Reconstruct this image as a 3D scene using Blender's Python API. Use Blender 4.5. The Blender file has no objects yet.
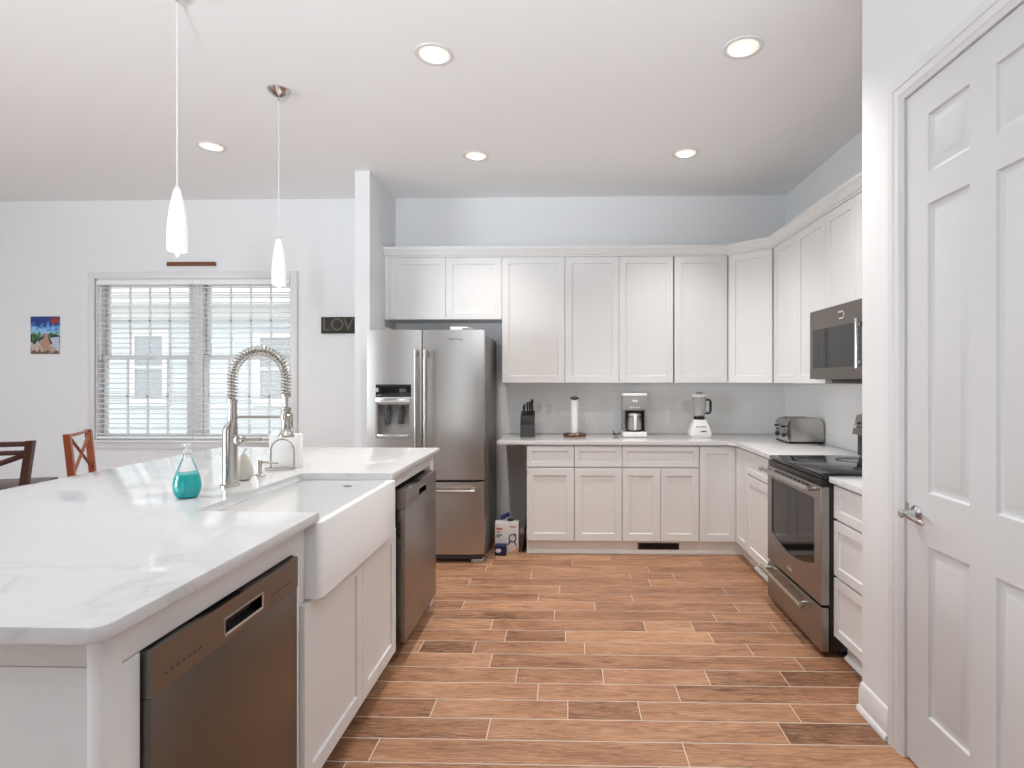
import bpy, bmesh, math, random
from mathutils import Vector, Matrix
SC = bpy.context.scene
COL = SC.collection
PI = math.pi

# ------------------------------------------------------------------ camera
cam_d = bpy.data.cameras.new('camera')
cam_d.sensor_width = 36.0
cam_d.lens = 568.2 / 1024 * 36.0
cam_d.shift_x = -0.0400
cam_d.shift_y = -0.0036
cam_d.clip_start = 0.05
cam = bpy.data.objects.new('camera', cam_d)
COL.objects.link(cam)
cam.location = (0, 0, 1.396)
cam.rotation_euler = (PI / 2, 0, 0.0245)
SC.camera = cam

# ------------------------------------------------------------------ world, lights, exposure
SC.view_settings.view_transform = 'Standard'
SC.view_settings.look = 'None'
SC.view_settings.gamma = 1.0
SC.view_settings.use_curve_mapping = False
SC.view_settings.exposure = 0.26
w = bpy.data.worlds.new('world'); SC.world = w
w.use_nodes = True
bg = w.node_tree.nodes['Background']
bg.inputs[0].default_value = (0.90, 0.955, 1.0, 1)
bg.inputs[1].default_value = 1.7

def area(name, loc, rot, sx, sy, power, col):
    l = bpy.data.lights.new(name, 'AREA'); l.shape = 'RECTANGLE'
    l.size = sx; l.size_y = sy; l.energy = power; l.color = col
    o = bpy.data.objects.new(name, l); COL.objects.link(o)
    o.location = loc; o.rotation_euler = rot
    return o
# added fill light at an invented rear opening, unseen behind the camera
area('rear_fill', (-1.85, -3.22, 1.15), (PI / 2, 0, 0), 1.1, 1.9, 6, (0.855, 0.935, 1.0))
# added fill light beside an invented, unseen opening in the left wall
area('side_fill', (-6.0, -.2, 1.5), (PI / 2, 0, -PI / 2 + .45), 2.2, 1.6, 120, (0.855, 0.935, 1.0))
# added unseen spot behind the camera, brightens the ceiling as fill
fl = bpy.data.lights.new('ceiling_fill', 'SPOT'); fl.energy = 340; fl.color = (0.855, 0.935, 1.0)
fl.spot_size = math.radians(86); fl.spot_blend = 0.6; fl.shadow_soft_size = 0.15
flo = bpy.data.objects.new('ceiling_fill', fl); COL.objects.link(flo)
flo.location = (-.3, -.9, 1.7); flo.rotation_euler = (math.radians(129), 0, math.radians(12))
LAMP_W = 74.0
LAMP_COL = (1.0, 0.95, 0.90)

# ------------------------------------------------------------------ materials
def mat(name, col=(0.8, 0.8, 0.8), rough=0.5, metal=0.0, spec=0.5, emit=None, es=0.0, trans=0.0, ior=1.45):
    m = bpy.data.materials.new(name); m.use_nodes = True
    b = m.node_tree.nodes['Principled BSDF']
    b.inputs['Base Color'].default_value = (*col, 1)
    b.inputs['Roughness'].default_value = rough
    b.inputs['Metallic'].default_value = metal
    b.inputs['Specular IOR Level'].default_value = spec
    b.inputs['Transmission Weight'].default_value = trans
    b.inputs['IOR'].default_value = ior
    if emit:
        b.inputs['Emission Color'].default_value = (*emit, 1)
        b.inputs['Emission Strength'].default_value = es
    return m
def nodes(m): return m.node_tree.nodes, m.node_tree.links, m.node_tree.nodes['Principled BSDF']
def noise_bump(m, scale=120, strength=0.1, dist=0.002, stretch=(1, 1, 1), detail=3):
    N, L, b = nodes(m)
    tc = N.new('ShaderNodeTexCoord'); mp = N.new('ShaderNodeMapping'); nz = N.new('ShaderNodeTexNoise'); bp = N.new('ShaderNodeBump')
    mp.inputs['Scale'].default_value = stretch
    nz.inputs['Scale'].default_value = scale; nz.inputs['Detail'].default_value = detail
    bp.inputs['Strength'].default_value = strength; bp.inputs['Distance'].default_value = dist
    L.new(tc.outputs['Object'], mp.inputs[0]); L.new(mp.outputs[0], nz.inputs[0])
    L.new(nz.outputs[0], bp.inputs['Height']); L.new(bp.outputs[0], b.inputs['Normal'])
    return m
def ramp(N, stops):
    r = N.new('ShaderNodeValToRGB'); e = r.color_ramp.elements
    while len(e) < len(stops): e.new(0.5)
    for i, (p, c) in enumerate(stops):
        e[i].position = p; e[i].color = (*c, 1)
    return r

M = {}
M['wall'] = noise_bump(mat('wall_paint', (0.82, 0.825, 0.83), 0.85, spec=0.2), 260, 0.12, 0.002)
M['ceiling'] = noise_bump(mat('ceiling_paint', (0.93, 0.93, 0.93), 0.9, spec=0.1), 220, 0.15, 0.002)
M['trim'] = mat('trim_paint', (0.76, 0.76, 0.765), 0.4)
M['trim_bright'] = mat('toe_kick_paint', (0.90, 0.90, 0.89), 0.4)
M['door'] = noise_bump(mat('door_paint', (0.70, 0.70, 0.705), 0.45), 300, 0.05, 0.001, (1, 1, .1))
M['cab'] = mat('cabinet_paint', (0.79, 0.785, 0.778), 0.42)
M['carcass'] = mat('cabinet_carcass', (0.74, 0.72, 0.69), 0.6)
M['dark'] = mat('black_gap', (0.012, 0.012, 0.013), 0.7)
M['blackplastic'] = mat('black_plastic', (0.015, 0.015, 0.016), 0.35)
M['blackglass'] = mat('black_glass', (0.012, 0.013, 0.014), 0.06, spec=0.6)
M['ceramic'] = mat('fireclay', (0.90, 0.90, 0.895), 0.12)
M['white_plastic'] = mat('white_plastic', (0.84, 0.83, 0.82), 0.35)
M['paper'] = mat('white_paper', (0.86, 0.85, 0.83), 0.9, spec=0.1)
M['chrome'] = mat('chrome', (0.62, 0.62, 0.63), 0.12, 1.0)
M['nickel'] = mat('brushed_nickel', (0.56, 0.53, 0.49), 0.26, 1.0)
M['bronze'] = mat('dark_bronze', (0.16, 0.09, 0.06), 0.25, 0.9)
def brushed(name, col, rough, stretch):
    m = mat(name, col, rough, 1.0)
    N, L, b = nodes(m)
    tc = N.new('ShaderNodeTexCoord'); mp = N.new('ShaderNodeMapping'); nz = N.new('ShaderNodeTexNoise')
    mp.inputs['Scale'].default_value = stretch; nz.inputs['Scale'].default_value = 14; nz.inputs['Detail'].default_value = 4
    mr = N.new('ShaderNodeMapRange'); mr.inputs['To Min'].default_value = rough - .05; mr.inputs['To Max'].default_value = rough + .08
    bp = N.new('ShaderNodeBump'); bp.inputs['Strength'].default_value = 0.04; bp.inputs['Distance'].default_value = 0.001
    L.new(tc.outputs['Object'], mp.inputs[0]); L.new(mp.outputs[0], nz.inputs[0])
    L.new(nz.outputs[0], mr.inputs['Value']); L.new(mr.outputs[0], b.inputs['Roughness'])
    L.new(nz.outputs[0], bp.inputs['Height']); L.new(bp.outputs[0], b.inputs['Normal'])
    return m
M['steel'] = brushed('stainless_steel', (0.52, 0.50, 0.48), 0.30, (40, 40, 1))
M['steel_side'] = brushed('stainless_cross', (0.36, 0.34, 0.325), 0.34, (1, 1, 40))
M['darksteel'] = brushed('dark_stainless', (0.20, 0.18, 0.16), 0.36, (40, 40, 1))
M['darksteel_light'] = brushed('dark_stainless_band', (0.24, 0.225, 0.21), 0.34, (1, 1, 40))
M['mw_steel'] = brushed('microwave_steel', (0.22, 0.20, 0.185), 0.34, (1, 1, 40))
M['fridge_side'] = mat('grey_painted_steel', (0.16, 0.155, 0.155), 0.45)
M['wood_chair'] = noise_bump(mat('chair_wood', (0.30, 0.068, 0.022), 0.3), 20, 0.05, 0.001, (1, 1, .1))
M['wood_dark'] = mat('dark_wood', (0.055, 0.018, 0.012), 0.35)
M['sign_wood'] = mat('sign_wood', (0.025, 0.02, 0.013), 0.6)
M['sign_letter'] = mat('sign_letter', (0.12, 0.11, 0.09), 0.6)
M['print'] = mat('dark_print', (0.05, 0.05, 0.055), 0.5)
M['clearglass'] = mat('clear_glass', (0.97, 0.98, 0.98), 0.02, trans=1.0, ior=1.35)
M['cup_glass'] = mat('jug_plastic', (0.78, 0.76, 0.75), 0.12, trans=0.62, ior=1.2)
M['teal'] = mat('teal_soap', (0.01, 0.66, 0.66), 0.12, spec=0.6, emit=None)
M['pear'] = mat('pear_glaze', (0.55, 0.53, 0.47), 0.35)
M['siding'] = mat('exterior_siding', (0.645, 0.67, 0.68), 0.7)
M['exttrim'] = mat('exterior_trim', (0.76, 0.75, 0.73), 0.6)
M['extglass'] = mat('exterior_glass', (0.42, 0.44, 0.45), 0.4)
M['blind'] = mat('blind_slat', (0.90, 0.90, 0.89), 0.45)
M['grey'] = mat('mid_grey_plastic', (0.33, 0.32, 0.31), 0.35)
M['darkgrey'] = mat('dark_grey_plastic', (0.055, 0.055, 0.057), 0.4)
M['navy'] = mat('navy_card', (0.012, 0.014, 0.07), 0.5)
M['blue'] = mat('blue_cloth', (0.03, 0.04, 0.22), 0.7)
M['red'] = mat('red_print', (0.62, 0.16, 0.13), 0.6)
M['orange'] = mat('orange_print', (0.70, 0.30, 0.10), 0.6)
M['card'] = mat('white_card', (0.74, 0.72, 0.71), 0.6)
M['wall_glass'] = mat('window_glass', (1, 1, 1), 0.0, trans=1.0, ior=1.12, spec=0.3)
M['lampglass'] = mat('lamp_glass', (0.80, 0.79, 0.77), 0.35, emit=(1.0, 0.94, 0.87), es=0.15)
M['bulb'] = mat('bulb_glow', (1, 1, 1), 0.5, emit=(1.0, 0.90, 0.76), es=5.0)
M['baffle'] = mat('baffle_glow', (0.82, 0.79, 0.74), 0.5, emit=(1.0, 0.84, 0.64), es=0.55)  # bulb light falling on the baffle, painted in as emission
M['silver'] = mat('silver_print', (0.75, 0.75, 0.75), 0.2, 0.8)
M['seam'] = mat('door_gap_shadowless', (0.30, 0.29, 0.28), 0.8)

def quartz():
    m = mat('quartz', (0.82, 0.825, 0.83), 0.07, spec=0.55)
    N, L, b = nodes(m)
    tc = N.new('ShaderNodeTexCoord')
    mp = N.new('ShaderNodeMapping'); mp.inputs['Rotation'].default_value = (0, 0, 0.5); mp.inputs['Scale'].default_value = (0.9, 1.6, 1)
    n1 = N.new('ShaderNodeTexNoise'); n1.inputs['Scale'].default_value = 1.5; n1.inputs['Detail'].default_value = 6; n1.inputs['Distortion'].default_value = 0.7
    s = N.new('ShaderNodeMath'); s.operation = 'SUBTRACT'; s.inputs[1].default_value = 0.5
    a = N.new('ShaderNodeMath'); a.operation = 'ABSOLUTE'
    n2 = N.new('ShaderNodeTexNoise'); n2.inputs['Scale'].default_value = 2.3; n2.inputs['Detail'].default_value = 3
    r1 = ramp(N, [(0.0, (1, 1, 1)), (0.010, (0.35, .35, .35)), (0.03, (0, 0, 0))])
    r2 = ramp(N, [(0.42, (0, 0, 0)), (0.62, (1, 1, 1))])
    mu = N.new('ShaderNodeMath'); mu.operation = 'MULTIPLY'
    mx = N.new('ShaderNodeMix'); mx.data_type = 'RGBA'
    mx.inputs['A'].default_value = (0.72, 0.725, 0.73, 1); mx.inputs['B'].default_value = (0.635, 0.632, 0.625, 1)
    L.new(tc.outputs['Object'], mp.inputs[0]); L.new(mp.outputs[0], n1.inputs[0]); L.new(n1.outputs[0], s.inputs[0]); L.new(s.outputs[0], a.inputs[0])
    L.new(a.outputs[0], r1.inputs[0]); L.new(tc.outputs['Object'], n2.inputs[0]); L.new(n2.outputs[0], r2.inputs[0])
    L.new(r1.outputs[0], mu.inputs[0]); L.new(r2.outputs[0], mu.inputs[1]); L.new(mu.outputs[0], mx.inputs['Factor'])
    L.new(mx.outputs['Result'], b.inputs['Base Color'])
    return m
M['quartz'] = quartz()

def subway():
    m = mat('subway_tile', (0.80, 0.78, 0.75), 0.12)
    N, L, b = nodes(m)
    tc = N.new('ShaderNodeTexCoord'); sp = N.new('ShaderNodeSeparateXYZ'); ad = N.new('ShaderNodeMath'); cb = N.new('ShaderNodeCombineXYZ')
    br = N.new('ShaderNodeTexBrick')
    br.inputs['Color1'].default_value = (0.92, 0.915, 0.905, 1); br.inputs['Color2'].default_value = (0.91, 0.905, 0.895, 1)
    br.inputs['Mortar'].default_value = (0.84, 0.83, 0.82, 1)
    br.inputs['Scale'].default_value = 1.0; br.inputs['Mortar Size'].default_value = 0.0016
    br.inputs['Brick Width'].default_value = 0.152; br.inputs['Row Height'].default_value = 0.076; br.offset = 0.5
    bp = N.new('ShaderNodeBump'); bp.inputs['Strength'].default_value = 0.35; bp.inputs['Distance'].default_value = 0.002; bp.invert = True
    L.new(tc.outputs['Object'], sp.inputs[0]); L.new(sp.outputs['X'], ad.inputs[0]); L.new(sp.outputs['Y'], ad.inputs[1])
    L.new(ad.outputs[0], cb.inputs['X']); L.new(sp.outputs['Z'], cb.inputs['Y']); L.new(cb.outputs[0], br.inputs['Vector'])
    L.new(br.outputs['Color'], b.inputs['Base Color']); L.new(br.outputs['Fac'], bp.inputs['Height']); L.new(bp.outputs[0], b.inputs['Normal'])
    return m
M['tile'] = subway()

def plank_mat():
    m = mat('wood_plank', rough=0.42, spec=0.35)
    N, L, b = nodes(m)
    at = N.new('ShaderNodeAttribute'); at.attribute_name = 'tone'
    sd = N.new('ShaderNodeAttribute'); sd.attribute_name = 'seed'
    tc = N.new('ShaderNodeTexCoord')
    sc = N.new('ShaderNodeVectorMath'); sc.operation = 'SCALE'
    cx = N.new('ShaderNodeCombineXYZ')
    m1 = N.new('ShaderNodeMath'); m1.operation = 'MULTIPLY'; m1.inputs[1].default_value = 31.7
    m2 = N.new('ShaderNodeMath'); m2.operation = 'MULTIPLY'; m2.inputs[1].default_value = 13.1
    L.new(sd.outputs['Fac'], m1.inputs[0]); L.new(sd.outputs['Fac'], m2.inputs[0])
    L.new(m1.outputs[0], cx.inputs['X']); L.new(m2.outputs[0], cx.inputs['Z'])
    ad = N.new('ShaderNodeVectorMath'); ad.operation = 'ADD'
    L.new(tc.outputs['Object'], ad.inputs[0]); L.new(cx.outputs[0], ad.inputs[1])
    def grain(scale, st, detail, dis):
        mp = N.new('ShaderNodeMapping'); mp.inputs['Scale'].default_value = st
        nz = N.new('ShaderNodeTexNoise'); nz.inputs['Scale'].default_value = scale; nz.inputs['Detail'].default_value = detail; nz.inputs['Distortion'].default_value = dis
        L.new(ad.outputs[0], mp.inputs[0]); L.new(mp.outputs[0], nz.inputs[0])
        return nz
    fine = grain(7, (1.0, 9, 1), 6, 1.6)
    cloud = grain(3.0, (0.8, 3, 1), 3, 0.8)
    lime = grain(16, (0.7, 10, 1), 4, 2.0)
    # tone + cloud + fine grain
    a1 = N.new('ShaderNodeMath'); a1.operation = 'MULTIPLY_ADD'; a1.inputs[1].default_value = 1.25
    L.new(fine.outputs[0], a1.inputs[0]); L.new(at.outputs['Fac'], a1.inputs[2])
    a2 = N.new('ShaderNodeMath'); a2.operation = 'MULTIPLY_ADD'; a2.inputs[1].default_value = 0.75
    L.new(cloud.outputs[0], a2.inputs[0]); L.new(a1.outputs[0], a2.inputs[2])
    a3 = N.new('ShaderNodeMath'); a3.operation = 'SUBTRACT'; a3.inputs[1].default_value = 1.06
    L.new(a2.outputs[0], a3.inputs[0])
    rp = ramp(N, [(0.0, (0.11, 0.045, 0.022)), (0.33, (0.29, 0.135, 0.068)), (0.65, (0.45, 0.235, 0.128)), (1.0, (0.60, 0.37, 0.225))])
    L.new(a3.outputs[0], rp.inputs[0])
    lr = ramp(N, [(0.52, (0, 0, 0)), (0.66, (1, 1, 1))])
    L.new(lime.outputs[0], lr.inputs[0])
    lm = N.new('ShaderNodeMath'); lm.operation = 'MULTIPLY'; lm.inputs[1].default_value = 0.38
    L.new(lr.outputs[0], lm.inputs[0])
    mx = N.new('ShaderNodeMix'); mx.data_type = 'RGBA'
    mx.inputs['B'].default_value = (0.58, 0.44, 0.33, 1)
    L.new(lm.outputs[0], mx.inputs['Factor']); L.new(rp.outputs[0], mx.inputs['A'])
    L.new(mx.outputs['Result'], b.inputs['Base Color'])
    bp = N.new('ShaderNodeBump'); bp.inputs['Strength'].default_value = 0.12; bp.inputs['Distance'].default_value = 0.002
    L.new(fine.outputs[0], bp.inputs['Height']); L.new(bp.outputs[0], b.inputs['Normal'])
    return m
M['plank'] = plank_mat()
M['grout'] = mat('grout', (0.80, 0.70, 0.60), 0.7)

def photo_mat():
    m = mat('photo_print', rough=0.3)
    N, L, b = nodes(m)
    tc = N.new('ShaderNodeTexCoord'); sp = N.new('ShaderNodeSeparateXYZ')
    nz = N.new('ShaderNodeTexNoise'); nz.inputs['Scale'].default_value = 24; nz.inputs['Detail'].default_value = 4
    ad = N.new('ShaderNodeMath'); ad.operation = 'MULTIPLY_ADD'; ad.inputs[1].default_value = 0.24
    mr = N.new('ShaderNodeMapRange'); mr.inputs['From Min'].default_value = -0.06; mr.inputs['From Max'].default_value = 0.31
    rp = ramp(N, [(0.0, (0.30, 0.22, 0.20)), (0.18, (0.10, 0.07, 0.06)), (0.30, (0.5, 0.36, 0.28)), (0.44, (0.55, 0.55, 0.5)), (0.50, (0.02, 0.025, 0.04)),
                 (0.60, (0.04, 0.05, 0.05)), (0.68, (0.08, 0.24, 0.05)), (0.76, (0.35, 0.6, 0.85)), (0.86, (0.12, 0.35, 0.75)), (0.95, (0.02, 0.05, 0.25))])
    L.new(tc.outputs['Object'], sp.inputs[0]); L.new(tc.outputs['Object'], nz.inputs[0])
    L.new(nz.outputs[0], ad.inputs[0]); L.new(sp.outputs['Z'], ad.inputs[2]); L.new(ad.outputs[0], mr.inputs['Value']); L.new(mr.outputs[0], rp.inputs[0])
    L.new(rp.outputs[0], b.inputs['Base Color'])
    return m
M['photo'] = photo_mat()

# ------------------------------------------------------------------ mesh builder
ORG = {}
class MB:
    def __init__(s): s.bm = bmesh.new(); s.mi = 0; s.M = Matrix.Identity(4)
    def _fin(s, vs, fs):
        for v in vs: v.co = s.M @ v.co
        for f in fs: f.material_index = s.mi
    def box(s, x0, x1, y0, y1, z0, z1, bev=0.0, seg=2):
        P = [(x0, y0, z0), (x1, y0, z0), (x1, y1, z0), (x0, y1, z0), (x0, y0, z1), (x1, y0, z1), (x1, y1, z1), (x0, y1, z1)]
        vs = [s.bm.verts.new(p) for p in P]
        fs = [s.bm.faces.new([vs[i] for i in f]) for f in ((0, 3, 2, 1), (4, 5, 6, 7), (0, 1, 5, 4), (1, 2, 6, 5), (2, 3, 7, 6), (3, 0, 4, 7))]
        if bev > 0:
            es = list({e for f in fs for e in f.edges})
            r = bmesh.ops.bevel(s.bm, geom=es, offset=bev, segments=seg, affect='EDGES', profile=0.5)
            fs = list({f for v in r['verts'] for f in v.link_faces} | {f for f in fs if f.is_valid})
            vs = list({v for f in fs for v in f.verts})
        s._fin(vs, fs)
    def loops(s, LS, closed=True, cap0=True, cap1=True, ring=False):
        V = [[s.bm.verts.new(p) for p in l] for l in LS]
        fs = []
        n = len(V[0])
        K = len(V) if ring else len(V) - 1
        for i in range(K):
            a, b = V[i], V[(i + 1) % len(V)]
            for j in range(n if closed else n - 1):
                k = (j + 1) % n
                fs.append(s.bm.faces.new((a[j], a[k], b[k], b[j])))
        if not ring:
            if cap0: fs.append(s.bm.faces.new(V[0][::-1]))
            if cap1: fs.append(s.bm.faces.new(V[-1]))
        s._fin([v for l in V for v in l], fs)
    def lathe(s, prof, c=(0, 0, 0), axis='z', seg=32, sx=1, sy=1, cap0=True, cap1=True):
        LS = []
        for r, h in prof:
            l = []
            for i in range(seg):
                a = 2 * PI * i / seg; p, q = r * math.cos(a) * sx, r * math.sin(a) * sy
                if axis == 'z': l.append((c[0] + p, c[1] + q, c[2] + h))
                elif axis == 'y': l.append((c[0] + p, c[1] + h, c[2] + q))
                else: l.append((c[0] + h, c[1] + p, c[2] + q))
            LS.append(l)
        s.loops(LS, cap0=cap0, cap1=cap1)
    def cyl(s, c, r, h, axis='z', seg=28, r2=None):
        s.lathe([(r, 0), (r if r2 is None else r2, h)], c, axis, seg)
    def tube(s, pts, r, seg=10, closed=False, flat=1.0):
        pts = [Vector(p) for p in pts]; n = len(pts); LS = []
        up = Vector((0, 0, 1)); prev = None
        for i, p in enumerate(pts):
            if closed: t = pts[(i + 1) % n] - pts[i - 1]
            else: t = pts[min(i + 1, n - 1)] - pts[max(i - 1, 0)]
            t.normalize()
            if prev is None:
                a = up if abs(t.z) < 0.9 else Vector((1, 0, 0))
                u = (a - t * a.dot(t)).normalized()
            else:
                u = (prev - t * prev.dot(t)).normalized()
            prev = u; v = t.cross(u)
            rr = r[i] if isinstance(r, (list, tuple)) else r
            LS.append([tuple(p + rr * (math.cos(2 * PI * k / seg) * u + flat * math.sin(2 * PI * k / seg) * v)) for k in range(seg)])
        s.loops(LS, ring=closed)
    def prism(s, poly, z0, z1, bev=0.0, seg=2, plane='xy'):
        def P(a, b, c): return {'xy': (a, b, c), 'xz': (a, c, b), 'yz': (c, a, b)}[plane]
        v0 = [s.bm.verts.new(P(a, b, z0)) for a, b in poly]; v1 = [s.bm.verts.new(P(a, b, z1)) for a, b in poly]
        n = len(poly); fs = []
        for i in range(n):
            k = (i + 1) % n; fs.append(s.bm.faces.new((v0[i], v0[k], v1[k], v1[i])))
        f0 = s.bm.faces.new(v0[::-1]); f1 = s.bm.faces.new(v1)
        fs += [f0, f1]
        if bev > 0:
            es = list(set(f0.edges) | set(f1.edges))
            r = bmesh.ops.bevel(s.bm, geom=es, offset=bev, segments=seg, affect='EDGES', profile=0.5)
            fs = list({f for f in fs if f.is_valid} | set(r['faces']))
        vs = list({v for f in fs for v in f.verts})
        s._fin(vs, fs)
    def rings(s, u0, u1, v0, v1, prof, P, cap=True, capfirst=False):
        """nested rectangles: prof = [(inset, n)], P(u,v,n) -> point"""
        LS = [[P(u0 + i, v0 + i, n), P(u1 - i, v0 + i, n), P(u1 - i, v1 - i, n), P(u0 + i, v1 - i, n)] for i, n in prof]
        s.loops(LS, cap0=capfirst, cap1=cap)
    def quad(s, pts):
        vs = [s.bm.verts.new(p) for p in pts]; s._fin(vs, [s.bm.faces.new(vs)])
    def text(s, string, size, P, depth=0.001, align='CENTER'):
        cu = bpy.data.curves.new('tmp', 'FONT'); cu.body = string; cu.size = size; cu.align_x = align; cu.align_y = 'CENTER'; cu.extrude = depth
        o = bpy.data.objects.new('tmp', cu); COL.objects.link(o)
        me = bpy.data.meshes.new_from_object(o.evaluated_get(bpy.context.evaluated_depsgraph_get()))
        bpy.data.objects.remove(o); bpy.data.curves.remove(cu)
        vs = [s.bm.verts.new(P(v.co.x, v.co.y, v.co.z + depth)) for v in me.vertices]
        fs = []
        for p in me.polygons:
            try: fs.append(s.bm.faces.new([vs[i] for i in p.vertices]))
            except ValueError: pass
        bpy.data.meshes.remove(me)
        s._fin(vs, fs)
    def build(s, name, mats, parent=None, loc=None, smooth=True, recalc=True, ang=32):
        if not isinstance(mats, (list, tuple)): mats = [mats]
        bm = s.bm
        if recalc: bmesh.ops.recalc_face_normals(bm, faces=bm.faces)
        if parent is not None: off = ORG.get(parent.name, Vector((0, 0, 0)))
        elif loc is not None: off = Vector(loc)
        else:
            xs = [v.co for v in bm.verts]
            off = Vector(((min(c.x for c in xs) + max(c.x for c in xs)) / 2, (min(c.y for c in xs) + max(c.y for c in xs)) / 2, min(c.z for c in xs)))
        if off.length > 0: bmesh.ops.translate(bm, verts=bm.verts, vec=-off)
        if smooth:
            for f in bm.faces: f.smooth = True
            lim = math.radians(ang)
            for e in bm.edges:
                if len(e.link_faces) == 2 and e.calc_face_angle(0) > lim: e.smooth = False
        me = bpy.data.meshes.new(name); bm.to_mesh(me); bm.free()
        for m in mats: me.materials.append(m)
        o = bpy.data.objects.new(name, me); COL.objects.link(o)
        if parent is not None:
            o.parent = parent; ORG[o.name] = off
        else: o.location = off; ORG[o.name] = off
        return o
def tag(o, label, cat, group=None, kind=None):
    o['label'] = label; o['category'] = cat
    if group: o['group'] = group
    if kind: o['kind'] = kind
    return o
def thing(name, label, cat, loc, group=None, rz=0):
    o = bpy.data.objects.new(name, None); COL.objects.link(o)
    o.empty_display_size = 0.1
    o.location = loc; o.rotation_euler = (0, 0, rz)
    ORG[o.name] = Vector(loc) if rz == 0 else Vector((0, 0, 0))
    return tag(o, label, cat, group)
def local_thing(name, label, cat, loc, group=None, rz=0):
    """parts authored in the thing's own coordinates"""
    o = thing(name, label, cat, loc, group, rz); ORG[o.name] = Vector((0, 0, 0)); return o
def struct(o): o['kind'] = 'structure'; return o
def bx(name, m, parent, *a, bev=0.0, seg=2):
    b = MB(); b.box(*a, bev=bev, seg=seg); return b.build(name, m, parent)
def face(kind, at):
    """P(u,v,n): 'back' faces -Y at y=at, 'right' faces -X at x=at, 'left' faces +X"""
    if kind == 'back': return lambda u, v, n: (u, at - n, v)
    if kind == 'right': return lambda u, v, n: (at - n, u, v)
    if kind == 'left': return lambda u, v, n: (at + n, u, v)
def shaker(name, u0, u1, v0, v1, P, parent, m=None, t=0.02, st=0.057, rec=0.009, gap=0.0015):
    b = MB(); u0 += gap; u1 -= gap; v0 += gap; v1 -= gap
    b.rings(u0, u1, v0, v1, [(0, 0), (0, t - .0015), (.0015, t), (st, t), (st + .002, t - rec), (st + .0025, t - rec)], P, cap=True, capfirst=True)
    return b.build(name, m or M['cab'], parent)

# room numbers (metres)
YW, XW, ZC = 5.165, 1.967, 3.062
YC, XC = YW - .63, XW - .63       # base cabinet door faces
YU, XU = YW - .325, XW - .325     # wall cabinet door faces
CT, CB = .914, .884
# ------------------------------------------------------------------ structure
rnd = random.Random(7)
def floor():
    b = MB(); lay_t = b.bm.faces.layers.float.new('tone'); lay_s = b.bm.faces.layers.float.new('seed')
    b.mi = 1; b.quad([(-6.5, -3.3, -.0012), (2.1, -3.3, -.0012), (2.1, YW + .1, -.0012), (-6.5, YW + .1, -.0012)])
    b.mi = 0
    w_, y0, g = .1385, 2.062, .0021
    J = {-1: [.334], 0: [-.728, .444], 1: [-.314, .858], 2: [-.569, .004, .307], 3: [-.13, .494], 4: [-.238, .170, .66, 1.018], 5: [-.378, 1.143],
         6: [-.764, -.483, .092, .949], 7: [-.334, -.008], 8: [-.429, .442, .711, 1.172], 9: [.87], 10: [-.645, .173, 1.039], 11: [-.183, .42],
         12: [-.047, 1.044], 13: [.572], 14: [-.254, .449, .758]}
    T = {-1: [.45, .5], 0: [.35, .55, .55], 1: [.42, .58, .22], 2: [.36, .6, .42, .62], 3: [.6, .58, .40], 4: [.5, .45, .6, .34, .25], 5: [.62, .42, .32],
         6: [.6, .25, .45, .52, .45], 7: [.45, .36, .68], 8: [.52, .42, .62, .4, .4], 9: [.42, .5], 10: [.42, .55, .4, .45], 11: [.4, .5, .5]}
    for k in range(-39, 24):
        js = list(J.get(k, [rnd.uniform(-.6, .8)])); tn = T.get(k)
        while js[0] > -6.4: js.insert(0, js[0] - rnd.uniform(.55, 1.35)); tn = ([rnd.uniform(.3, .6)] + tn) if tn else None
        while js[-1] < 2.1: js.append(js[-1] + rnd.uniform(.55, 1.35)); tn = (tn + [rnd.uniform(.3, .6)]) if tn else None
        ya, yb = y0 + k * w_ + g * 1.35, y0 + (k + 1) * w_ - g * 1.35
        if ya > YW + .1: break
        for i in range(len(js) - 1):
            x0, x1 = max(js[i], -6.5) + g * .8, min(js[i + 1], 2.1) - g * .8
            if x1 <= x0: continue
            vs = [b.bm.verts.new(p) for p in ((x0, ya, 0), (x1, ya, 0), (x1, min(yb, YW + .1), 0), (x0, min(yb, YW + .1), 0))]
            f = b.bm.faces.new(vs)
            f[lay_t] = (tn[i + 1] if tn and i + 1 < len(tn) else rnd.uniform(.34, .6)); f[lay_s] = rnd.random()
    o = b.build('floor', [M['plank'], M['grout']], loc=(0, 0, 0), smooth=False)
    return struct(o)
floor()
def wallbox(name, m, boxes, loc=None):
    b = MB()
    for a in boxes: b.box(*a)
    return struct(b.build(name, m, loc=loc or (0, 0, 0), smooth=False))
WX0, WX1, WZ0, WZ1 = -4.37, -2.535, .845, 2.335
wallbox('wall_back', M['wall'], [(-6.6, WX0, YW, YW + .15, 0, ZC), (WX1, XW + .12, YW, YW + .15, 0, ZC), (WX0, WX1, YW, YW + .15, 0, WZ0), (WX0, WX1, YW, YW + .15, WZ1, ZC)])
wallbox('wall_left', M['wall'], [(-6.6, -6.5, -3.3, -1.3, 0, ZC), (-6.6, -6.5, .9, YW, 0, ZC), (-6.6, -6.5, -1.3, .9, 2.3, ZC), (-6.6, -6.5, -1.3, .9, 0, .7)])  # opening invented to go with the added side fill
wallbox('wall_kitchen_side', M['wall'], [(XW, XW + .12, 2.33, YW, 0, ZC)])
wallbox('wall_rear_unseen', mat('rear_wall_darkened', (.22, .215, .21), .8), [(-6.6, -2.5, -3.45, -3.3, 0, ZC), (-1.2, 1.38, -3.45, -3.3, 0, ZC), (-2.5, -1.2, -3.45, -3.3, 2.2, ZC), (-2.5, -1.2, -3.45, -3.3, 0, .15)])  # unseen; opening and dark colour added for light and steel reflections
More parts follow.
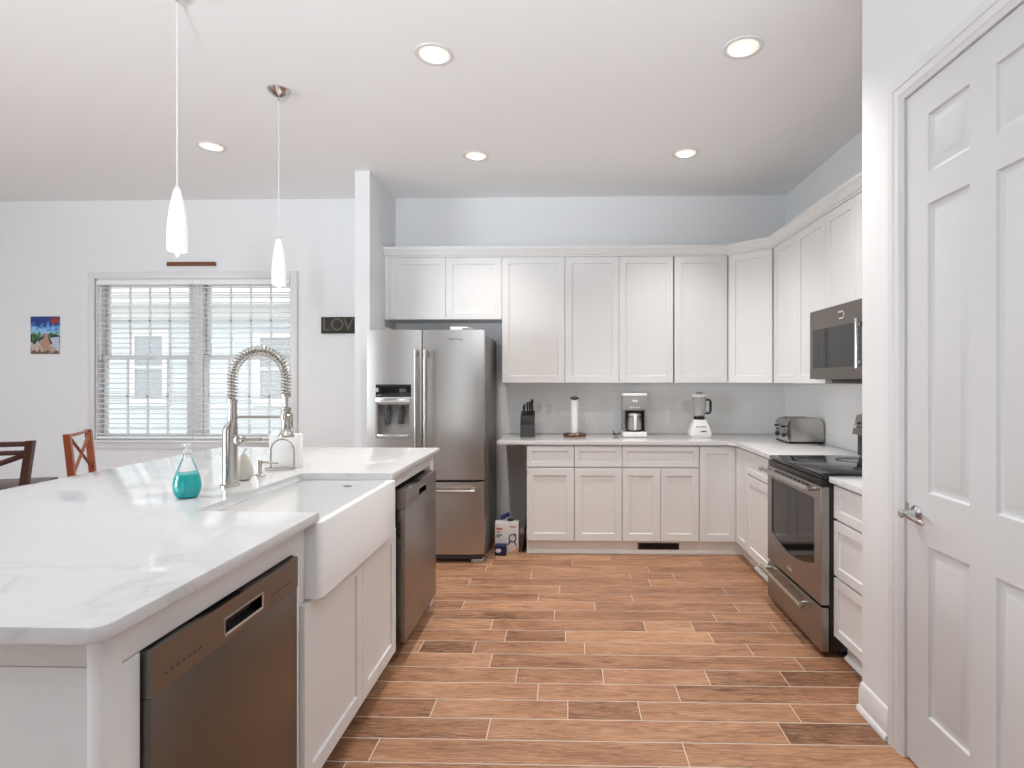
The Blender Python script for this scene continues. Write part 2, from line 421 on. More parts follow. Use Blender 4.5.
wallbox('wall_stub', M['wall'], [(-1.686, -1.567, 4.48, YW, 0, ZC)])
DX = 1.254; DY0, DY1, DZ = 1.36, 2.14, 2.441
wallbox('wall_right', M['wall'], [(DX, DX + .12, DY1, 2.445, 0, ZC), (DX, DX + .12, -3.3, DY0, 0, ZC), (DX, DX + .12, DY0, DY1, DZ, ZC), (DX + .12, XW, 2.33, 2.445, 0, ZC)])
wallbox('ceiling', M['ceiling'], [(-6.6, XW + .12, -3.3, YW + .15, ZC, ZC + .1)])
# baseboards with shoe moulding
def baseboard(name, axis, at, a0, a1, sgn):
    """profile swept straight; sgn = direction out of the wall"""
    prof = [(0, 0), (.026, 0), (.026, .010), (.020, .020), (.015, .024), (.015, .085), (.011, .095), (.011, .103), (.005, .115), (0, .118)]
    b = MB()
    LS = []
    for s_ in (a0, a1):
        LS.append([(at + sgn * d, s_, z) if axis == 'y' else (s_, at + sgn * d, z) for d, z in prof])
    b.loops(LS)
    return struct(b.build(name, M['trim'], loc=(0, 0, 0)))
baseboard('baseboard_right', 'y', DX, 2.2275, 2.445, -1)
baseboard('baseboard_back', 'x', YW, -6.5, -1.686, -1)
baseboard('baseboard_left', 'y', -6.5, -3.3, YW - .03, 1)

# window ------------------------------------------------------------
def window():
    b = MB()
    cw = .062
    for (x0, x1, z0, z1) in ((WX0 - cw, WX0, WZ0, WZ1 + cw), (WX1, WX1 + cw, WZ0, WZ1 + cw), (WX0, WX1, WZ1, WZ1 + cw)):
        b.box(x0, x1, YW - .018, YW, z0, z1, .004)
    b.box(WX0 - .09, WX1 + .09, YW - .05, YW + .02, WZ0 - .022, WZ0, .005)      # stool
    b.box(WX0 - .06, WX1 + .06, YW - .016, YW, WZ0 - .085, WZ0 - .022, .004)    # apron
    b.box(WX0, WX0 + .012, YW, YW + .13, WZ0, WZ1); b.box(WX1 - .012, WX1, YW, YW + .13, WZ0, WZ1)
    b.box(WX0, WX1, YW, YW + .13, WZ1 - .012, WZ1); b.box(WX0, WX1, YW + .02, YW + .15, WZ0, WZ0 + .012)
    fr = struct(b.build('window_1', M['trim'], loc=(0, 0, 0)))
    xm = (WX0 + WX1) / 2
    m = MB(); m.box(xm - .06, xm + .06, YW + .055, YW + .12, WZ0, WZ1, .003); m.build('mullion', M['trim'], fr)
    for (a, c) in ((WX0 + .012, xm - .06), (xm + .06, WX1 - .012)):
        zm = 1.612
        for (z0, z1, y) in ((zm - .02, WZ1 - .012, YW + .095), (WZ0 + .012, zm + .02, YW + .065)):
            s = MB(); t = .042; d = .03
            s.box(a, a + t, y, y + d, z0, z1, .002); s.box(c - t, c, y, y + d, z0, z1, .002)
            s.box(a + t, c - t, y, y + d, z0, z0 + t, .002); s.box(a + t, c - t, y, y + d, z1 - t, z1, .002)
            for k in (1, 2, 3):
                x = a + t + (c - a - 2 * t) * k / 4; s.box(x - .008, x + .008, y + .008, y + .022, z0 + t, z1 - t)
            z = (z0 + z1) / 2; s.box(a + t, c - t, y + .008, y + .022, z - .008, z + .008)
            sash = s.build('sash', M['trim'], fr)
            g = MB(); g.box(a + t - .003, c - t + .003, y + .0130, y + .0165, z0 + t - .003, z1 - t + .003)
            g.build('pane', M['wall_glass'], sash)
    return fr
window()

def blind(x0, x1, label):
    yb = YW + .012
    t = thing('window_blind', label, 'blind', ((x0 + x1) / 2, yb, WZ0), 'white slatted blinds in the window')
    bx('headrail', M['blind'], t, x0, x1, yb - .02, yb + .028, WZ1 - .055, WZ1 - .013, bev=.003)
    b = MB(); n = 30; zt, zb = WZ1 - .08, WZ0 + .055
    for i in range(n):
        z = zt + (zb - zt) * i / (n - 1)
        pr = [(-.023, -.0035), (-.012, .0005), (0, .002), (.012, .0005), (.023, -.0035)]
        top = [(d, h + .0025) for d, h in pr]
        prof = pr + top[::-1]
        th = math.radians(2)
        LS = [[(x, yb + d * math.cos(th) - h * math.sin(th), z + d * math.sin(th) + h * math.cos(th)) for d, h in prof] for x in (x0 + .004, x1 - .004)]
        b.loops(LS)
    b.build('slats', M['blind'], t)
    bx('bottom_rail', M['blind'], t, x0 + .002, x1 - .002, yb - .024, yb + .024, WZ0 + .012, WZ0 + .034, bev=.004)
    for f in (.09, .91):
        x = x0 + (x1 - x0) * f
        for dy in (-.024, .024):
            c = MB(); c.tube([(x, yb + dy, WZ1 - .06), (x, yb + dy, WZ0 + .03)], .0011, 5); c.build('ladder_cord', M['blind'], t)
    wd = MB(); wd.tube([(x0 + .05, yb - .03, WZ1 - .07), (x0 + .05, yb - .032, WZ1 - .75)], .004, 8); wd.build('tilt_wand', M['blind'], t)
xb = -3.448
blind(WX0 + .015, xb - .003, 'left white slatted blind, over the window half nearest the wall photo')
blind(xb + .003, WX1 - .015, 'right white slatted blind, over the window half behind the tall faucet')

# neighbouring house outside ----------------------------------------
def house():
    t = thing('neighbor_house', 'pale lap-sided house seen outside through the window blinds', 'house', (-6.5, 10.2, -1.2))
    b = MB(); z = -1.2
    wins = [(-7.72, -7.22, 1.06, 2.18), (-5.45, -4.75, 1.06, 2.14)]
    while z < 2.62:
        for (a, c) in ((-16, -2.6),):
            LS = [[(x, 10.03, z), (x, 10.0, z), (x, 10.022, z + .16), (x, 10.05, z + .16)] for x in (a, c)]
            b.loops(LS)
        z += .16
    b.box(-16, -2.6, 10.05, 10.3, -1.2, 2.7)
    b.build('siding_wall', M['siding'], t)
    e = MB(); e.box(-16.3, -2.3, 9.55, 10.4, 2.70, 2.86); e.box(-16, -2.6, 9.985, 10.05, 2.48, 2.70); e.build('eave', M['exttrim'], t)
    r = MB(); r.loops([[(x, 9.5, 2.86), (x, 13.5, 4.9), (x, 13.5, 4.8), (x, 9.6, 2.80)] for x in (-16.4, -2.2)]); r.build('roof', mat('pale_roof', (.66, .62, .58), .8), t)
    for x0, x1, z0, z1 in wins:
        f = MB()
        for a in ((x0 - .12, x0, z0 - .12, z1 + .12), (x1, x1 + .12, z0 - .12, z1 + .12), (x0, x1, z1, z1 + .12), (x0, x1, z0 - .12, z0), (x0, x1, (z0 + z1) / 2 - .03, (z0 + z1) / 2 + .03)):
            f.box(a[0], a[1], 9.96, 10.03, a[2], a[3])
        fo = f.build('window', M['exttrim'], t)
        p = MB(); p.box(x0, x1, 9.985, 9.995, z0, z1); p.build('pane', M['extglass'], fo)
house()
g_ = MB(); g_.box(-18, 2, YW + .2, 16, -1.3, -1.2); o = struct(g_.build('ground', mat('pale_ground', (.45, .47, .42), .9), loc=(0, 0, -1.2)))

# door --------------------------------------------------------------
def door():
    cw = .086
    prof = [(0, 0), (.005, 0), (.009, .006), (.010, .012), (.016, .02), (.016, .045), (.020, .05), (.020, .080), (.015, cw), (0, cw)]  # (out of wall, away from opening)
    pts = [(DY1 - .003, 0), (DY1 - .003, DZ - .003), (DY0 + .003, DZ - .003), (DY0 + .003, 0)]
    b = MB(); LS = []
    dirs = [(1, 0), (1, 1), (-1, 1), (-1, 0)]
    for (y, z), (dy, dz) in zip(pts, dirs):
        LS.append([(DX - n, y + dy * w_, z + dz * w_) for n, w_ in prof])
    b.loops(LS)
    struct(b.build('trim_2', M['trim'], loc=(0, 0, 0)))
    j = MB(); j.box(DX + .001, DX + .1195, DY1 - .004, DY1 + .010, 0, DZ + .010); j.box(DX + .001, DX + .1195, DY0 - .010, DY0 + .004, 0, DZ + .010); j.box(DX + .0015, DX + .119, DY0, DY1, DZ - .004, DZ + .010)
    struct(j.build('trim_3', M['trim'], loc=(0, 0, 0)))
    y0, y1, z0, z1 = DY0 + .0055, DY1 - .0055, .010, DZ - .0055
    fx = DX + .004; th = .035
    us = [y0, 1.497, 1.697, 1.807, 2.012, y1]
    us = [y0, y0 + .122, 1.697, 1.807, y1 - .122, y1]
    vs = [z0, .22, .818, 1.003, 2.011, 2.12, 2.325, z1]
    P = lambda u, v, n: (fx - n, u, v)
    b = MB()
    for i in range(5):
        for k in range(7):
            if i in (1, 3) and k in (1, 3, 5):
                b.rings(us[i], us[i + 1], vs[k], vs[k + 1], [(0, 0), (.005, -.009), (.013, -.0125), (.020, -.0125), (.042, -.002), (.044, -.0015)], P)
            else:
                b.quad([P(us[i], vs[k], 0), P(us[i + 1], vs[k], 0), P(us[i + 1], vs[k + 1], 0), P(us[i], vs[k + 1], 0)])
    for a in ((y0, y1, z0, z0), (y0, y1, z1, z1)):
        b.quad([(fx, y0, a[2]), (fx, y1, a[2]), (fx + th, y1, a[2]), (fx + th, y0, a[2])])
    for y in (y0, y1): b.quad([(fx, y, z0), (fx, y, z1), (fx + th, y, z1), (fx + th, y, z0)])
    b.quad([(fx + th, y0, z0), (fx + th, y1, z0), (fx + th, y1, z1), (fx + th, y0, z1)])
    bmesh.ops.remove_doubles(b.bm, verts=b.bm.verts, dist=.0002)
    d = struct(b.build('door_1', M['door'], loc=(0, 0, 0)))
    h = MB(); c = (fx, 2.075, .915)
    h.lathe([(.033, 0), (.033, -.004), (.028, -.010), (.014, -.014), (.011, -.040), (.015, -.046), (.015, -.058), (.011, -.062)], c, 'x', 28)
    h.tube([(fx - .052, 2.080, .917), (fx - .054, 2.05, .919), (fx - .053, 2.01, .914), (fx - .049, 1.975, .907), (fx - .046, 1.962, .905)], [.012, .011, .010, .009, .005], 12, flat=.75)
    ho = h.build('door_handle', M['chrome'], d)
    k = MB(); k.box(fx - .0025, fx - .0002, y1 - .014, y1 - .002, .885, .945); k.build('latch_plate', M['chrome'], d)
door()

# backsplash --------------------------------------------------------
def splash(x0, x1, y0, y1, name):
    b = MB(); b.box(x0, x1, y0, y1, CT, 1.372); return struct(b.build(name, M['tile'], loc=(0, 0, CT)))
splash(-.545, XW, YW - .007, YW, 'trim_4')
splash(XW - .007, XW, 2.445, YW - .007, 'trim_5')

# crown moulding on the wall cabinets -------------------------------
def crown():
    prof = [(-.02, 0), (.006, 0), (.006, .012), (.016, .016), (.036, .052), (.046, .060), (.046, .082), (-.02, .082)]
    path = [(-1.565, YU), (XW - .61, YU), (XU, YW - .61), (XU, 2.447)]
    offs = []
    n = len(path)
    for i in range(n):
        def nrm(a, b_):
            d = Vector((b_[0] - a[0], b_[1] - a[1])).normalized(); return Vector((d.y, -d.x))
        ns = []
        if i > 0: ns.append(nrm(path[i - 1], path[i]))
        if i < n - 1: ns.append(nrm(path[i], path[i + 1]))
        v = sum(ns, Vector((0, 0))).normalized(); v /= v.dot(ns[0]); offs.append(v)
    b = MB()
    b.loops([[(p[0] + o_.x * d, p[1] + o_.y * d, 2.450 + h) for d, h in prof] for p, o_ in zip(path, offs)])
    struct(b.build('trim_1', M['cab'], loc=(0, 0, 2.45)))
crown()

# ------------------------------------------------------------------ wall cabinets
def upper(label, x0, x1, z0, n, group='white wall cabinets along the back wall', fill=(0, 0)):
    t = thing('wall_cabinet', label, 'cabinet', ((x0 + x1) / 2, YW, z0), group)
    bx('body', M['cab'], t, x0, x1, YU + .021, YW - .001, z0, 2.452)
    P = face('back', YU + .0205)
    a, c = x0 + fill[0], x1 - fill[1]
    for i in range(n):
        shaker('door', a + (c - a) * i / n, a + (c - a) * (i + 1) / n, z0, 2.450, P, t)
    if fill[0]: bx('filler_strip', M['cab'], t, x0, x0 + fill[0] - .001, YU + .004, YU + .0205, z0, 2.45)
    return t
upper('short two-door white wall cabinet above the refrigerator', -1.565, -.555, 1.917, 2, fill=(.045, 0))
upper('wide single-door white wall cabinet right of the refrigerator, above the knife block', -.554, -.017, 1.374, 1)
upper('two-door white wall cabinet above the coffee maker', -.016, .902, 1.374, 2)
upper('single-door white wall cabinet above the blender', .912, XW - .611, 1.374, 1)
def diag():
    t = thing('wall_cabinet', 'angled white corner wall cabinet above the toaster', 'cabinet', (XW, YW, 1.374), 'white wall cabinets along the back wall')
    A = Vector((XW - .61, YU)); B = Vector((XU, YW - .61)); d = (B - A).normalized(); n = Vector((d.y, -d.x))
    b = MB(); i = -.021
    a2, b2 = A + n * i + d * .004, B + n * i - d * .004
    b.prism([(A.x + .002, YW - .001), (A.x + .002, YU + .022), (a2.x, a2.y), (b2.x, b2.y), (XU + .022, B.y + .002), (XW - .001, B.y + .002), (XW - .001, YW - .001)], 1.374, 2.452)
    b.build('body', M['cab'], t)
    L = (B - A).length
    P = lambda u, v, k: (A.x + d.x * u + n.x * (k - .0205), A.y + d.y * u + n.y * (k - .0205), v)
    shaker('door', .012, L - .012, 1.374, 2.45, P, t)
diag()
def upper_r(label, y0, y1, z0, n, group):
    t = thing('wall_cabinet', label, 'cabinet', (XW, (y0 + y1) / 2, z0), group)
    bx('body', M['cab'], t, XU + .021, XW - .001, y0 + .0005, y1 - .0005, z0, 2.452)
    P = face('right', XU + .0205)
    for i in range(n): shaker('door', y0 + (y1 - y0) * i / n, y0 + (y1 - y0) * (i + 1) / n, z0, 2.45, P, t)
GR = 'white wall cabinets on the side wall'
upper_r('tall two-door white wall cabinet between the angled corner cabinet and the microwave', 3.655, 4.553, 1.374, 2, GR)
upper_r('short white wall cabinet directly above the microwave', 2.893, 3.654, 1.832, 2, GR)

# ------------------------------------------------------------------ base cabinets
def base(label, x0, x1, drawers, doors, extra=None, panel=False):
    t = thing('base_cabinet', label, 'cabinet', ((x0 + x1) / 2, YW, 0), 'white base cabinets along the back wall')
    bx('body', M['cab'], t, x0 + .0005, x1 - .0005, YC + .021, YW - .009, .1105, CB - .001)
    P = face('back', YC + .0205)
    for i in range(drawers): shaker('drawer', x0 + (x1 - x0) * i / drawers, x0 + (x1 - x0) * (i + 1) / drawers, .705, .872, P, t, st=.040)
    for i in range(doors): shaker('door', x0 + (x1 - x0) * i / doors, x0 + (x1 - x0) * (i + 1) / doors, .115, .695, P, t)
    k = MB()
    if extra: # vent opening in the plinth
        a, c, z0, z1 = extra
        k.box(x0 - .0009, a, YC + .05, YC + .065, 0, .11); k.box(c, x1 + .0009, YC + .05, YC + .065, 0, .11)
        k.box(a, c, YC + .05, YC + .065, 0, z0); k.box(a, c, YC + .05, YC + .065, z1, .11)
    else: k.box(x0 - .0009, x1 + .0009, YC + .05, YC + .065, 0, .11)
    k.build('toe_kick', M['trim_bright'], t)
    return t
base('white base cabinet beside the refrigerator gap, one drawer over one door', -.322, .058, 1, 1)
base('white base cabinet below the paper towel holder, one drawer over one door', .060, .439, 1, 1)
base('white base cabinet below the coffee maker, wide drawer over two doors', .441, 1.047, 1, 2, (.570, .902, .036, .090))
def vent():
    t = thing('floor_register', 'dark metal heating register set in the white cabinet toe kick', 'vent', (.736, YC + .05, .04))
    b = MB(); a, c, z0, z1 = .571, .901, .037, .089
    y = YC + .046
    for q in ((a, c, z0, z0 + .007), (a, c, z1 - .007, z1), (a, a + .012, z0 + .007, z1 - .007), (c - .012, c, z0 + .007, z1 - .007), ):
        b.box(q[0], q[1], y, y + .012, q[2], q[3])
    b.build('frame', mat('register_brown', (.10, .06, .045), .4, .5), t)
    g = MB()
    for i in range(22):
        x = a + .016 + i * (c - a - .032) / 21; g.box(x - .002, x + .002, y + .003, y + .012, z0 + .007, z1 - .007)
    g.box(a + .012, c - .012, y + .011, y + .013, z0 + .007, z1 - .007)
    g.build('grille', M['dark'], t)
vent()
def corner_base():
    t = thing('base_cabinet', 'white corner base cabinet with folding door below the blender and toaster', 'cabinet', (XW, YW, 0), 'white base cabinets along the back wall')
    x0, y0 = 1.049, YW - .914
    poly = [(x0, YC + .021), (XC + .021, YC + .021), (XC + .021, y0), (XW - .009, y0), (XW - .009, YW - .009), (x0, YW - .009)]
    b = MB(); b.prism(poly, .1105, CB - .001); b.build('body', M['cab'], t)
    shaker('door', x0 + .004, XC + .002, .115, .872, face('back', YC + .0205), t)
    shaker('door', y0, YC - .004, .115, .872, face('right', XC + .0205), t)
    k = MB(); k.box(x0, XC + .085, YC + .05, YC + .065, 0, .11); k.box(XC + .07, XC + .085, y0, YC + .05, 0, .11); k.build('toe_kick', M['trim_bright'], t)
corner_base()
def base_r(label, y0, y1, kind):
    t = thing('base_cabinet', label, 'cabinet', (XW, (y0 + y1) / 2, 0), 'white base cabinets on the range wall')
    bx('body', M['cab'], t, XC + .021, XW - .009, y0 + .0005, y1 - .0005, .1105, CB - .001)
    P = face('right', XC + .0205)
    if kind == 'door':
        shaker('drawer', y0, y1, .705, .872, P, t, st=.040); shaker('door', y0, y1, .115, .695, P, t)
    else:
        for z0, z1 in ((.705, .872), (.420, .695), (.115, .410)): shaker('drawer', y0, y1, z0, z1, P, t, st=.045)
    k = MB(); k.box(XC + .07, XC + .085, y0, y1, 0, .11)
    sh = [(XC + .07, 0), (XC + .052, 0), (XC + .054, .008), (XC + .062, .016), (XC + .07, .018)]
    k.loops([[(a, y, z) for a, z in sh] for y in (y0, y1)])
    k.build('toe_kick', M['trim_bright'], t)
base_r('white base cabinet between the corner and the range, drawer over door', 3.655, YW - .9145, 'door')
base_r('white three-drawer base cabinet between the range and the door wall', 2.447, 2.884, 'drawers')

# worktops ----------------------------------------------------------
def fillet(p, q, r, rad, n=6):
    p, q, r = Vector(p), Vector(q), Vector(r); a, c = (p - q).normalized(), (r - q).normalized()
    th = a.angle(c); dd = rad / math.tan(th / 2); cen = q + (a + c).normalized() * rad / math.sin(th / 2)
    s0, s1 = q + a * dd - cen, q + c * dd - cen
    out = []
    a0 = math.atan2(s0.y, s0.x); a1 = math.atan2(s1.y, s1.x); da = (a1 - a0 + PI) % (2 * PI) - PI
    for i in range(n + 1):
        t_ = a0 + da * i / n; out.append((cen.x + rad * math.cos(t_), cen.y + rad * math.sin(t_)))
    return out
b = MB()
ex, ey = XC - .022, YC - .02
b.prism([(-.557, YW - .008), (-.557, ey)] + fillet((-.5, ey), (ex, ey), (ex, 4), .06) + [(ex, 3.652), (XW - .008, 3.652), (XW - .008, YW - .008)], CB, CT, .003)
tag(b.build('countertop', M['quartz']), 'L-shaped white quartz worktop along the back wall and corner', 'countertop')
b = MB(); b.prism([(ex, 2.884), (ex, 2.447), (XW - .008, 2.447), (XW - .008, 2.884)], CB, CT, .003)
tag(b.build('countertop', M['quartz']), 'short white quartz worktop between range and door wall', 'countertop')

# ------------------------------------------------------------------ island
IT, IB = .970, .941
IX0, IX1, IY0, IY1 = -2.205, -.800, .957, 3.580
SY0, SY1 = 1.818, 2.575
b = MB()
poly = fillet((IX0, 2), (IX0, IY0), (-1, IY0), .05) + fillet((-1, IY0), (IX1, IY0), (IX1, 2), .032, 8) + \
    [(IX1, SY0), (-1.224, SY0)][:1] + fillet((IX1, SY0), (-1.222, SY0), (-1.222, 2.2), .02, 4) + fillet((-1.222, 2.2), (-1.222, SY1), (IX1, SY1), .02, 4) + [(IX1, SY1)] + \
    fillet((IX1, 3), (IX1, IY1), (-1.5, IY1), .02, 4) + fillet((-1.5, IY1), (IX0, IY1), (IX0, 3), .02, 4)
b.prism(poly, IB, IT, .004)
tag(b.build('island_countertop', M['quartz']), 'large white quartz island worktop with cut-out for the apron sink', 'countertop')
def island_base():
    t = thing('kitchen_island', 'white panelled kitchen island body with square corner post', 'kitchen island', (-1.35, 2.25, 0))
    m = M['cab']
    b = MB(); b.box(-1.86, -1.425, 1.02, 3.555, 0, IB - .001); b.build('body', m, t)
    b = MB(); b.box(-1.86, -.8625, 1.004, 1.019, .8785, IB - .001, .0015); b.build('top_rail', m, t)
    b = MB(); b.box(-1.86, -.8625, 1.006, 1.019, 0, .8765, .0015); b.build('front_panel', m, t)
    b = MB(); b.box(-.862, -.832, .998, 1.045, 0, IB - .001, .004)
    b.build('corner_post', m, t)
    b = MB(); b.box(-.905, -.838, 1.0455, 1.096, 0, .8625, .0015); b.build('side_panel', m, t)
    b = MB(); b.box(-.905, -.838, 1.0455, 1.760, .8645, IB - .001, .0015); b.build('side_rail', m, t)
    b = MB(); b.box(-.905, -.838, 2.715, 3.4695, .8745, IB - .001, .0015); b.build('side_rail', m, t)
    b = MB(); b.box(-1.424, -.838, 3.47, 3.555, 0, IB - .001, .003); b.build('end_panel', m, t)
    b = MB(); b.box(-.905, -.838, 1.722, 1.760, 0, .8640, .0015); b.build('side_panel', m, t)
    b = MB(); b.box(-.905, -.838, 1.7605, SY0 - .022, .692, IB - .001, .0015); b.build('side_stile', m, t)
    b = MB(); b.box(-.905, -.838, SY1 + .032, 2.7145, .692, IB - .001, .0015); b.build('side_stile', m, t)
island_base()
def sink_base():
    t = thing('sink_base_cabinet', 'white sink base cabinet with two shaker doors under the apron sink', 'cabinet', (-1.1, 2.24, 0))
    y0, y1 = 1.762, 2.713
    bx('body', M['cab'], t, -1.423, -.842, y0, y1, .10, .684)
    P = face('left', -.8415); ym = 2.268
    shaker('door', y0, ym, .095, .690, P, t); shaker('door', ym, y1, .095, .690, P, t)
    bx('toe_kick', M['dark'], t, -1.4, -.90, y0, y1, 0, .0995)
sink_base()
def sink():
    t = thing('apron_sink', 'white fireclay farmhouse apron sink set into the island', 'sink', (-1.02, 2.2, .685))
    x0, x1, y0, y1, z0, z1 = -1.262, -.786, 1.800, 2.603, .6905, .9405
    b = MB()
    def rr(i, z, r):
        return [(x, y, z) for c in (((x0 + i, y0 + i), (-1, -1)), ((x1 - i, y0 + i), (1, -1)), ((x1 - i, y1 - i), (1, 1)), ((x0 + i, y1 - i), (-1, 1)))
                for x, y in corner(c, r)]
    def corner(c, r, n=5):
        (px, py), (sx, sy) = c; cx, cy = px - sx * r, py - sy * r
        a0 = {(-1, -1): PI, (1, -1): 1.5 * PI, (1, 1): 0, (-1, 1): .5 * PI}[(sx, sy)]
        return [(cx + r * math.cos(a0 + k * PI / 2 / n), cy + r * math.sin(a0 + k * PI / 2 / n)) for k in range(n + 1)]
    b.loops([rr(.006, z0, .02), rr(0, z0 + .006, .022), rr(0, z1 - .008, .022), rr(.003, z1 - .002, .02), rr(.010, z1, .018), rr(.026, z1, .02), rr(.032, z1 - .005, .022), rr(.034, .755, .03), rr(.045, .735, .04), rr(.075, .725, .05)])
    b.build('basin', M['ceramic'], t)
    d = MB(); d.lathe([(.055, 0), (.055, .004), (.045, .005), (.040, .001), (.012, .001)], (-1.02, 2.2, .7255), seg=28); d.build('drain', M['chrome'], t)
    m = MB(); m.lathe([(.022, 0), (.022, .0008)], (-1.0, y1 - .0345, .913), 'y', 24, sx=1, sy=.22); m.build('maker_mark', mat('mark_grey', (.35, .35, .35), .4), t)
sink()

def dishwasher(label, x_face, y0, y1, z0, z1, th, body_x, front_m, band_m, group=None):
    t = thing('dishwasher', label, 'dishwasher', (body_x, (y0 + y1) / 2, 0), group)
    bx('tub', M['dark'], t, -1.420, body_x, y0 + .006, y1 - .006, .08, z1 - .004)
    b = MB(); band = .095
    b.box(x_face - th, x_face, y0 + .003, y1 - .003, z0, z1 - band - .001, .004)
    d = b.build('door_panel', front_m, t)
    # control band with a pocket handle
    c = MB(); ym = (y0 + y1) / 2 + (.02 if x_face < -.8 else 0); hw = .085; za, zb = z1 - .078, z1 - .040
    zl, zh = z1 - band, z1 - .002
    for q in ((y0 + .003, ym - hw, zl, zh), (ym + hw, y1 - .003, zl, zh), (ym - hw, ym + hw, zb, zh), (ym - hw, ym + hw, zl, za)):
        c.box(x_face - th, x_face + .001, q[0], q[1], q[2], q[3])
    c.box(x_face - th, x_face - th + .008, ym - hw, ym + hw, za, zb)
    bmesh.ops.remove_doubles(c.bm, verts=c.bm.verts, dist=.0001)
    c.build('control_band', band_m, t)
    p = MB(); p.box(x_face - th + .0082, x_face - th + .012, ym - hw + .001, ym + hw - .001, za + .0005, zb - .0005); 
    p.build('handle_pocket', M['darkgrey'], t)
    r = MB(); r.rings(ym - hw, ym + hw, za, zb, [(-.004, .001), (-.003, .003), (0, .003), (.003, .001)], lambda u, v, n: (x_face + n, u, v), cap=False); r.build('handle_rim', M['steel'], t)
    for side in (y0 + .10, y1 - .10):
        s = MB()
        for i in range(7): s.box(x_face + .0012, x_face + .0018, side - .06 + i * .018, side - .052 + i * .018, z1 - .066, z1 - .062)
        s.build('control_marks', M['print'], t)
    v = MB()
    for i in range(8): v.box(x_face - th + .006, x_face - th + .020, y0 + .0020, y0 + .0032, z1 - .16 - i * .011, z1 - .155 - i * .011)
    v.build('side_vent', M['dark'], t)
    bx('kick_plate', M['dark'], t, body_x - .06, body_x - .05, y0 + .01, y1 - .01, .0, .079)
    return t
dishwasher('dark stainless dishwasher at the near end of the island', -.822, 1.100, 1.718, .10, .861, .045, -.870, M['darksteel'], M['darksteel_light'])
dishwasher('stainless dishwasher at the far end of the island, pulled slightly forward', -.797, 2.785, 3.440, .098, .853, .045, -.862, M['steel_side'], M['steel_side'])

# ------------------------------------------------------------------ items on the island
def faucet():
    fx, fy, z0 = -1.357, 2.257, IT
    t = thing('faucet', 'tall brushed nickel spring faucet with pull-down sprayer', 'faucet', (fx, fy, z0))
    b = MB()
    b.lathe([(.036, 0), (.036, .006), (.030, .009), (.0275, .010), (.0275, .222)], (fx, fy, z0), seg=36)
    def ring(cx, r, h): return [(cx + r * math.cos(2 * PI * i / 36), fy + r * math.sin(2 * PI * i / 36), z0 + h) for i in range(36)]
    b.loops([ring(fx, .0275, .222), ring(fx + .002, .0262, .234), ring(fx + .009, .0185, .256), ring(fx + .011, .0155, .266), ring(fx + .011, .0155, .335), ring(fx + .011, .0172, .337), ring(fx + .011, .0172, .349), ring(fx + .011, .012, .351)])
    bmesh.ops.remove_doubles(b.bm, verts=b.bm.verts, dist=.0001)
    b.build('body', M['nickel'], t)
    h = MB(); h.lathe([(.010, -.020), (.016, -.018), (.0185, -.012), (.0185, .012), (.016, .018), (.010, .020)], (fx + .042, fy, z0 + .185), 'y')
    h.tube([(fx + .02, fy, z0 + .185), (fx + .056, fy, z0 + .186), (fx + .075, fy, z0 + .187), (fx + .128, fy - .002, z0 + .189)], [.010, .008, .0065, .0075], 12); h.build('lever_handle', M['nickel'], t)
    # spring arch
    R = .109; nx = fx + .011; cx = nx + R; zs, ze = z0 + .351, z0 + .437
    path = [Vector((nx, fy, zs + (ze - zs) * i / 30)) for i in range(30)]
    path += [Vector((cx - R * math.cos(a), fy, ze + R * math.sin(a))) for a in [PI * i / 120 for i in range(121)]]
    path += [Vector((cx + R, fy, ze - .068 * i / 20)) for i in range(1, 21)]
    ho = MB(); ho.tube(path[::3] + [path[-1]], .0075, 10); ho.build('hose', M['nickel'], t)
    L = [0]
    for i in range(1, len(path)): L.append(L[-1] + (path[i] - path[i - 1]).length)
    turns = 38; rad = .0190; N_ = turns * 12; pts = []; j = 0
    for k in range(N_ + 1):
        s_ = L[-1] * k / N_
        while j < len(L) - 2 and L[j + 1] < s_: j += 1
        f = (s_ - L[j]) / max(1e-6, L[j + 1] - L[j]); p = path[j].lerp(path[j + 1], f); tg = (path[j + 1] - path[j]).normalized()
        u = Vector((0, 1, 0)); v = tg.cross(u).normalized(); a = 2 * PI * turns * k / N_
        pts.append(p + rad * (math.cos(a) * u + math.sin(a) * v))
    sp = MB(); sp.tube(pts, .0024, 6); sp.build('spring', M['nickel'], t)
    hx = cx + R; ht = path[-1].z
    s = MB()
    s.lathe([(.018, 0), (.018, .012), (.012, .020), (.008, .022)], (hx, fy, ht - .01), seg=28)
    s.cyl((hx, fy, ht - .055), .008, .05)
    s.lathe([(.030, 0), (.030, .006), (.024, .016), (.017, .028), (.0165, .10), (.018, .103), (.018, .118), (.010, .120)], (hx, fy, ht - .170), seg=28)
    so = s.build('spray_head', M['nickel'], t)
    g = MB(); g.box(hx + .017, hx + .024, fy - .008, fy + .008, ht - .135, ht - .075, .002); g.build('spray_trigger', M['nickel'], so)
    a = MB(); za = z0 + .279; a.tube([(nx, fy, za), (hx - .016, fy, za)], .0055, 12); a.lathe([(.020, -.008), (.022, -.006), (.022, .010), (.020, .012)], (hx, fy, za - .002), seg=28)
    a.lathe([(.0172, -.012), (.0180, .0), (.0172, .012)], (nx, fy, za), seg=28); a.build('docking_arm', M['nickel'], t)
faucet()
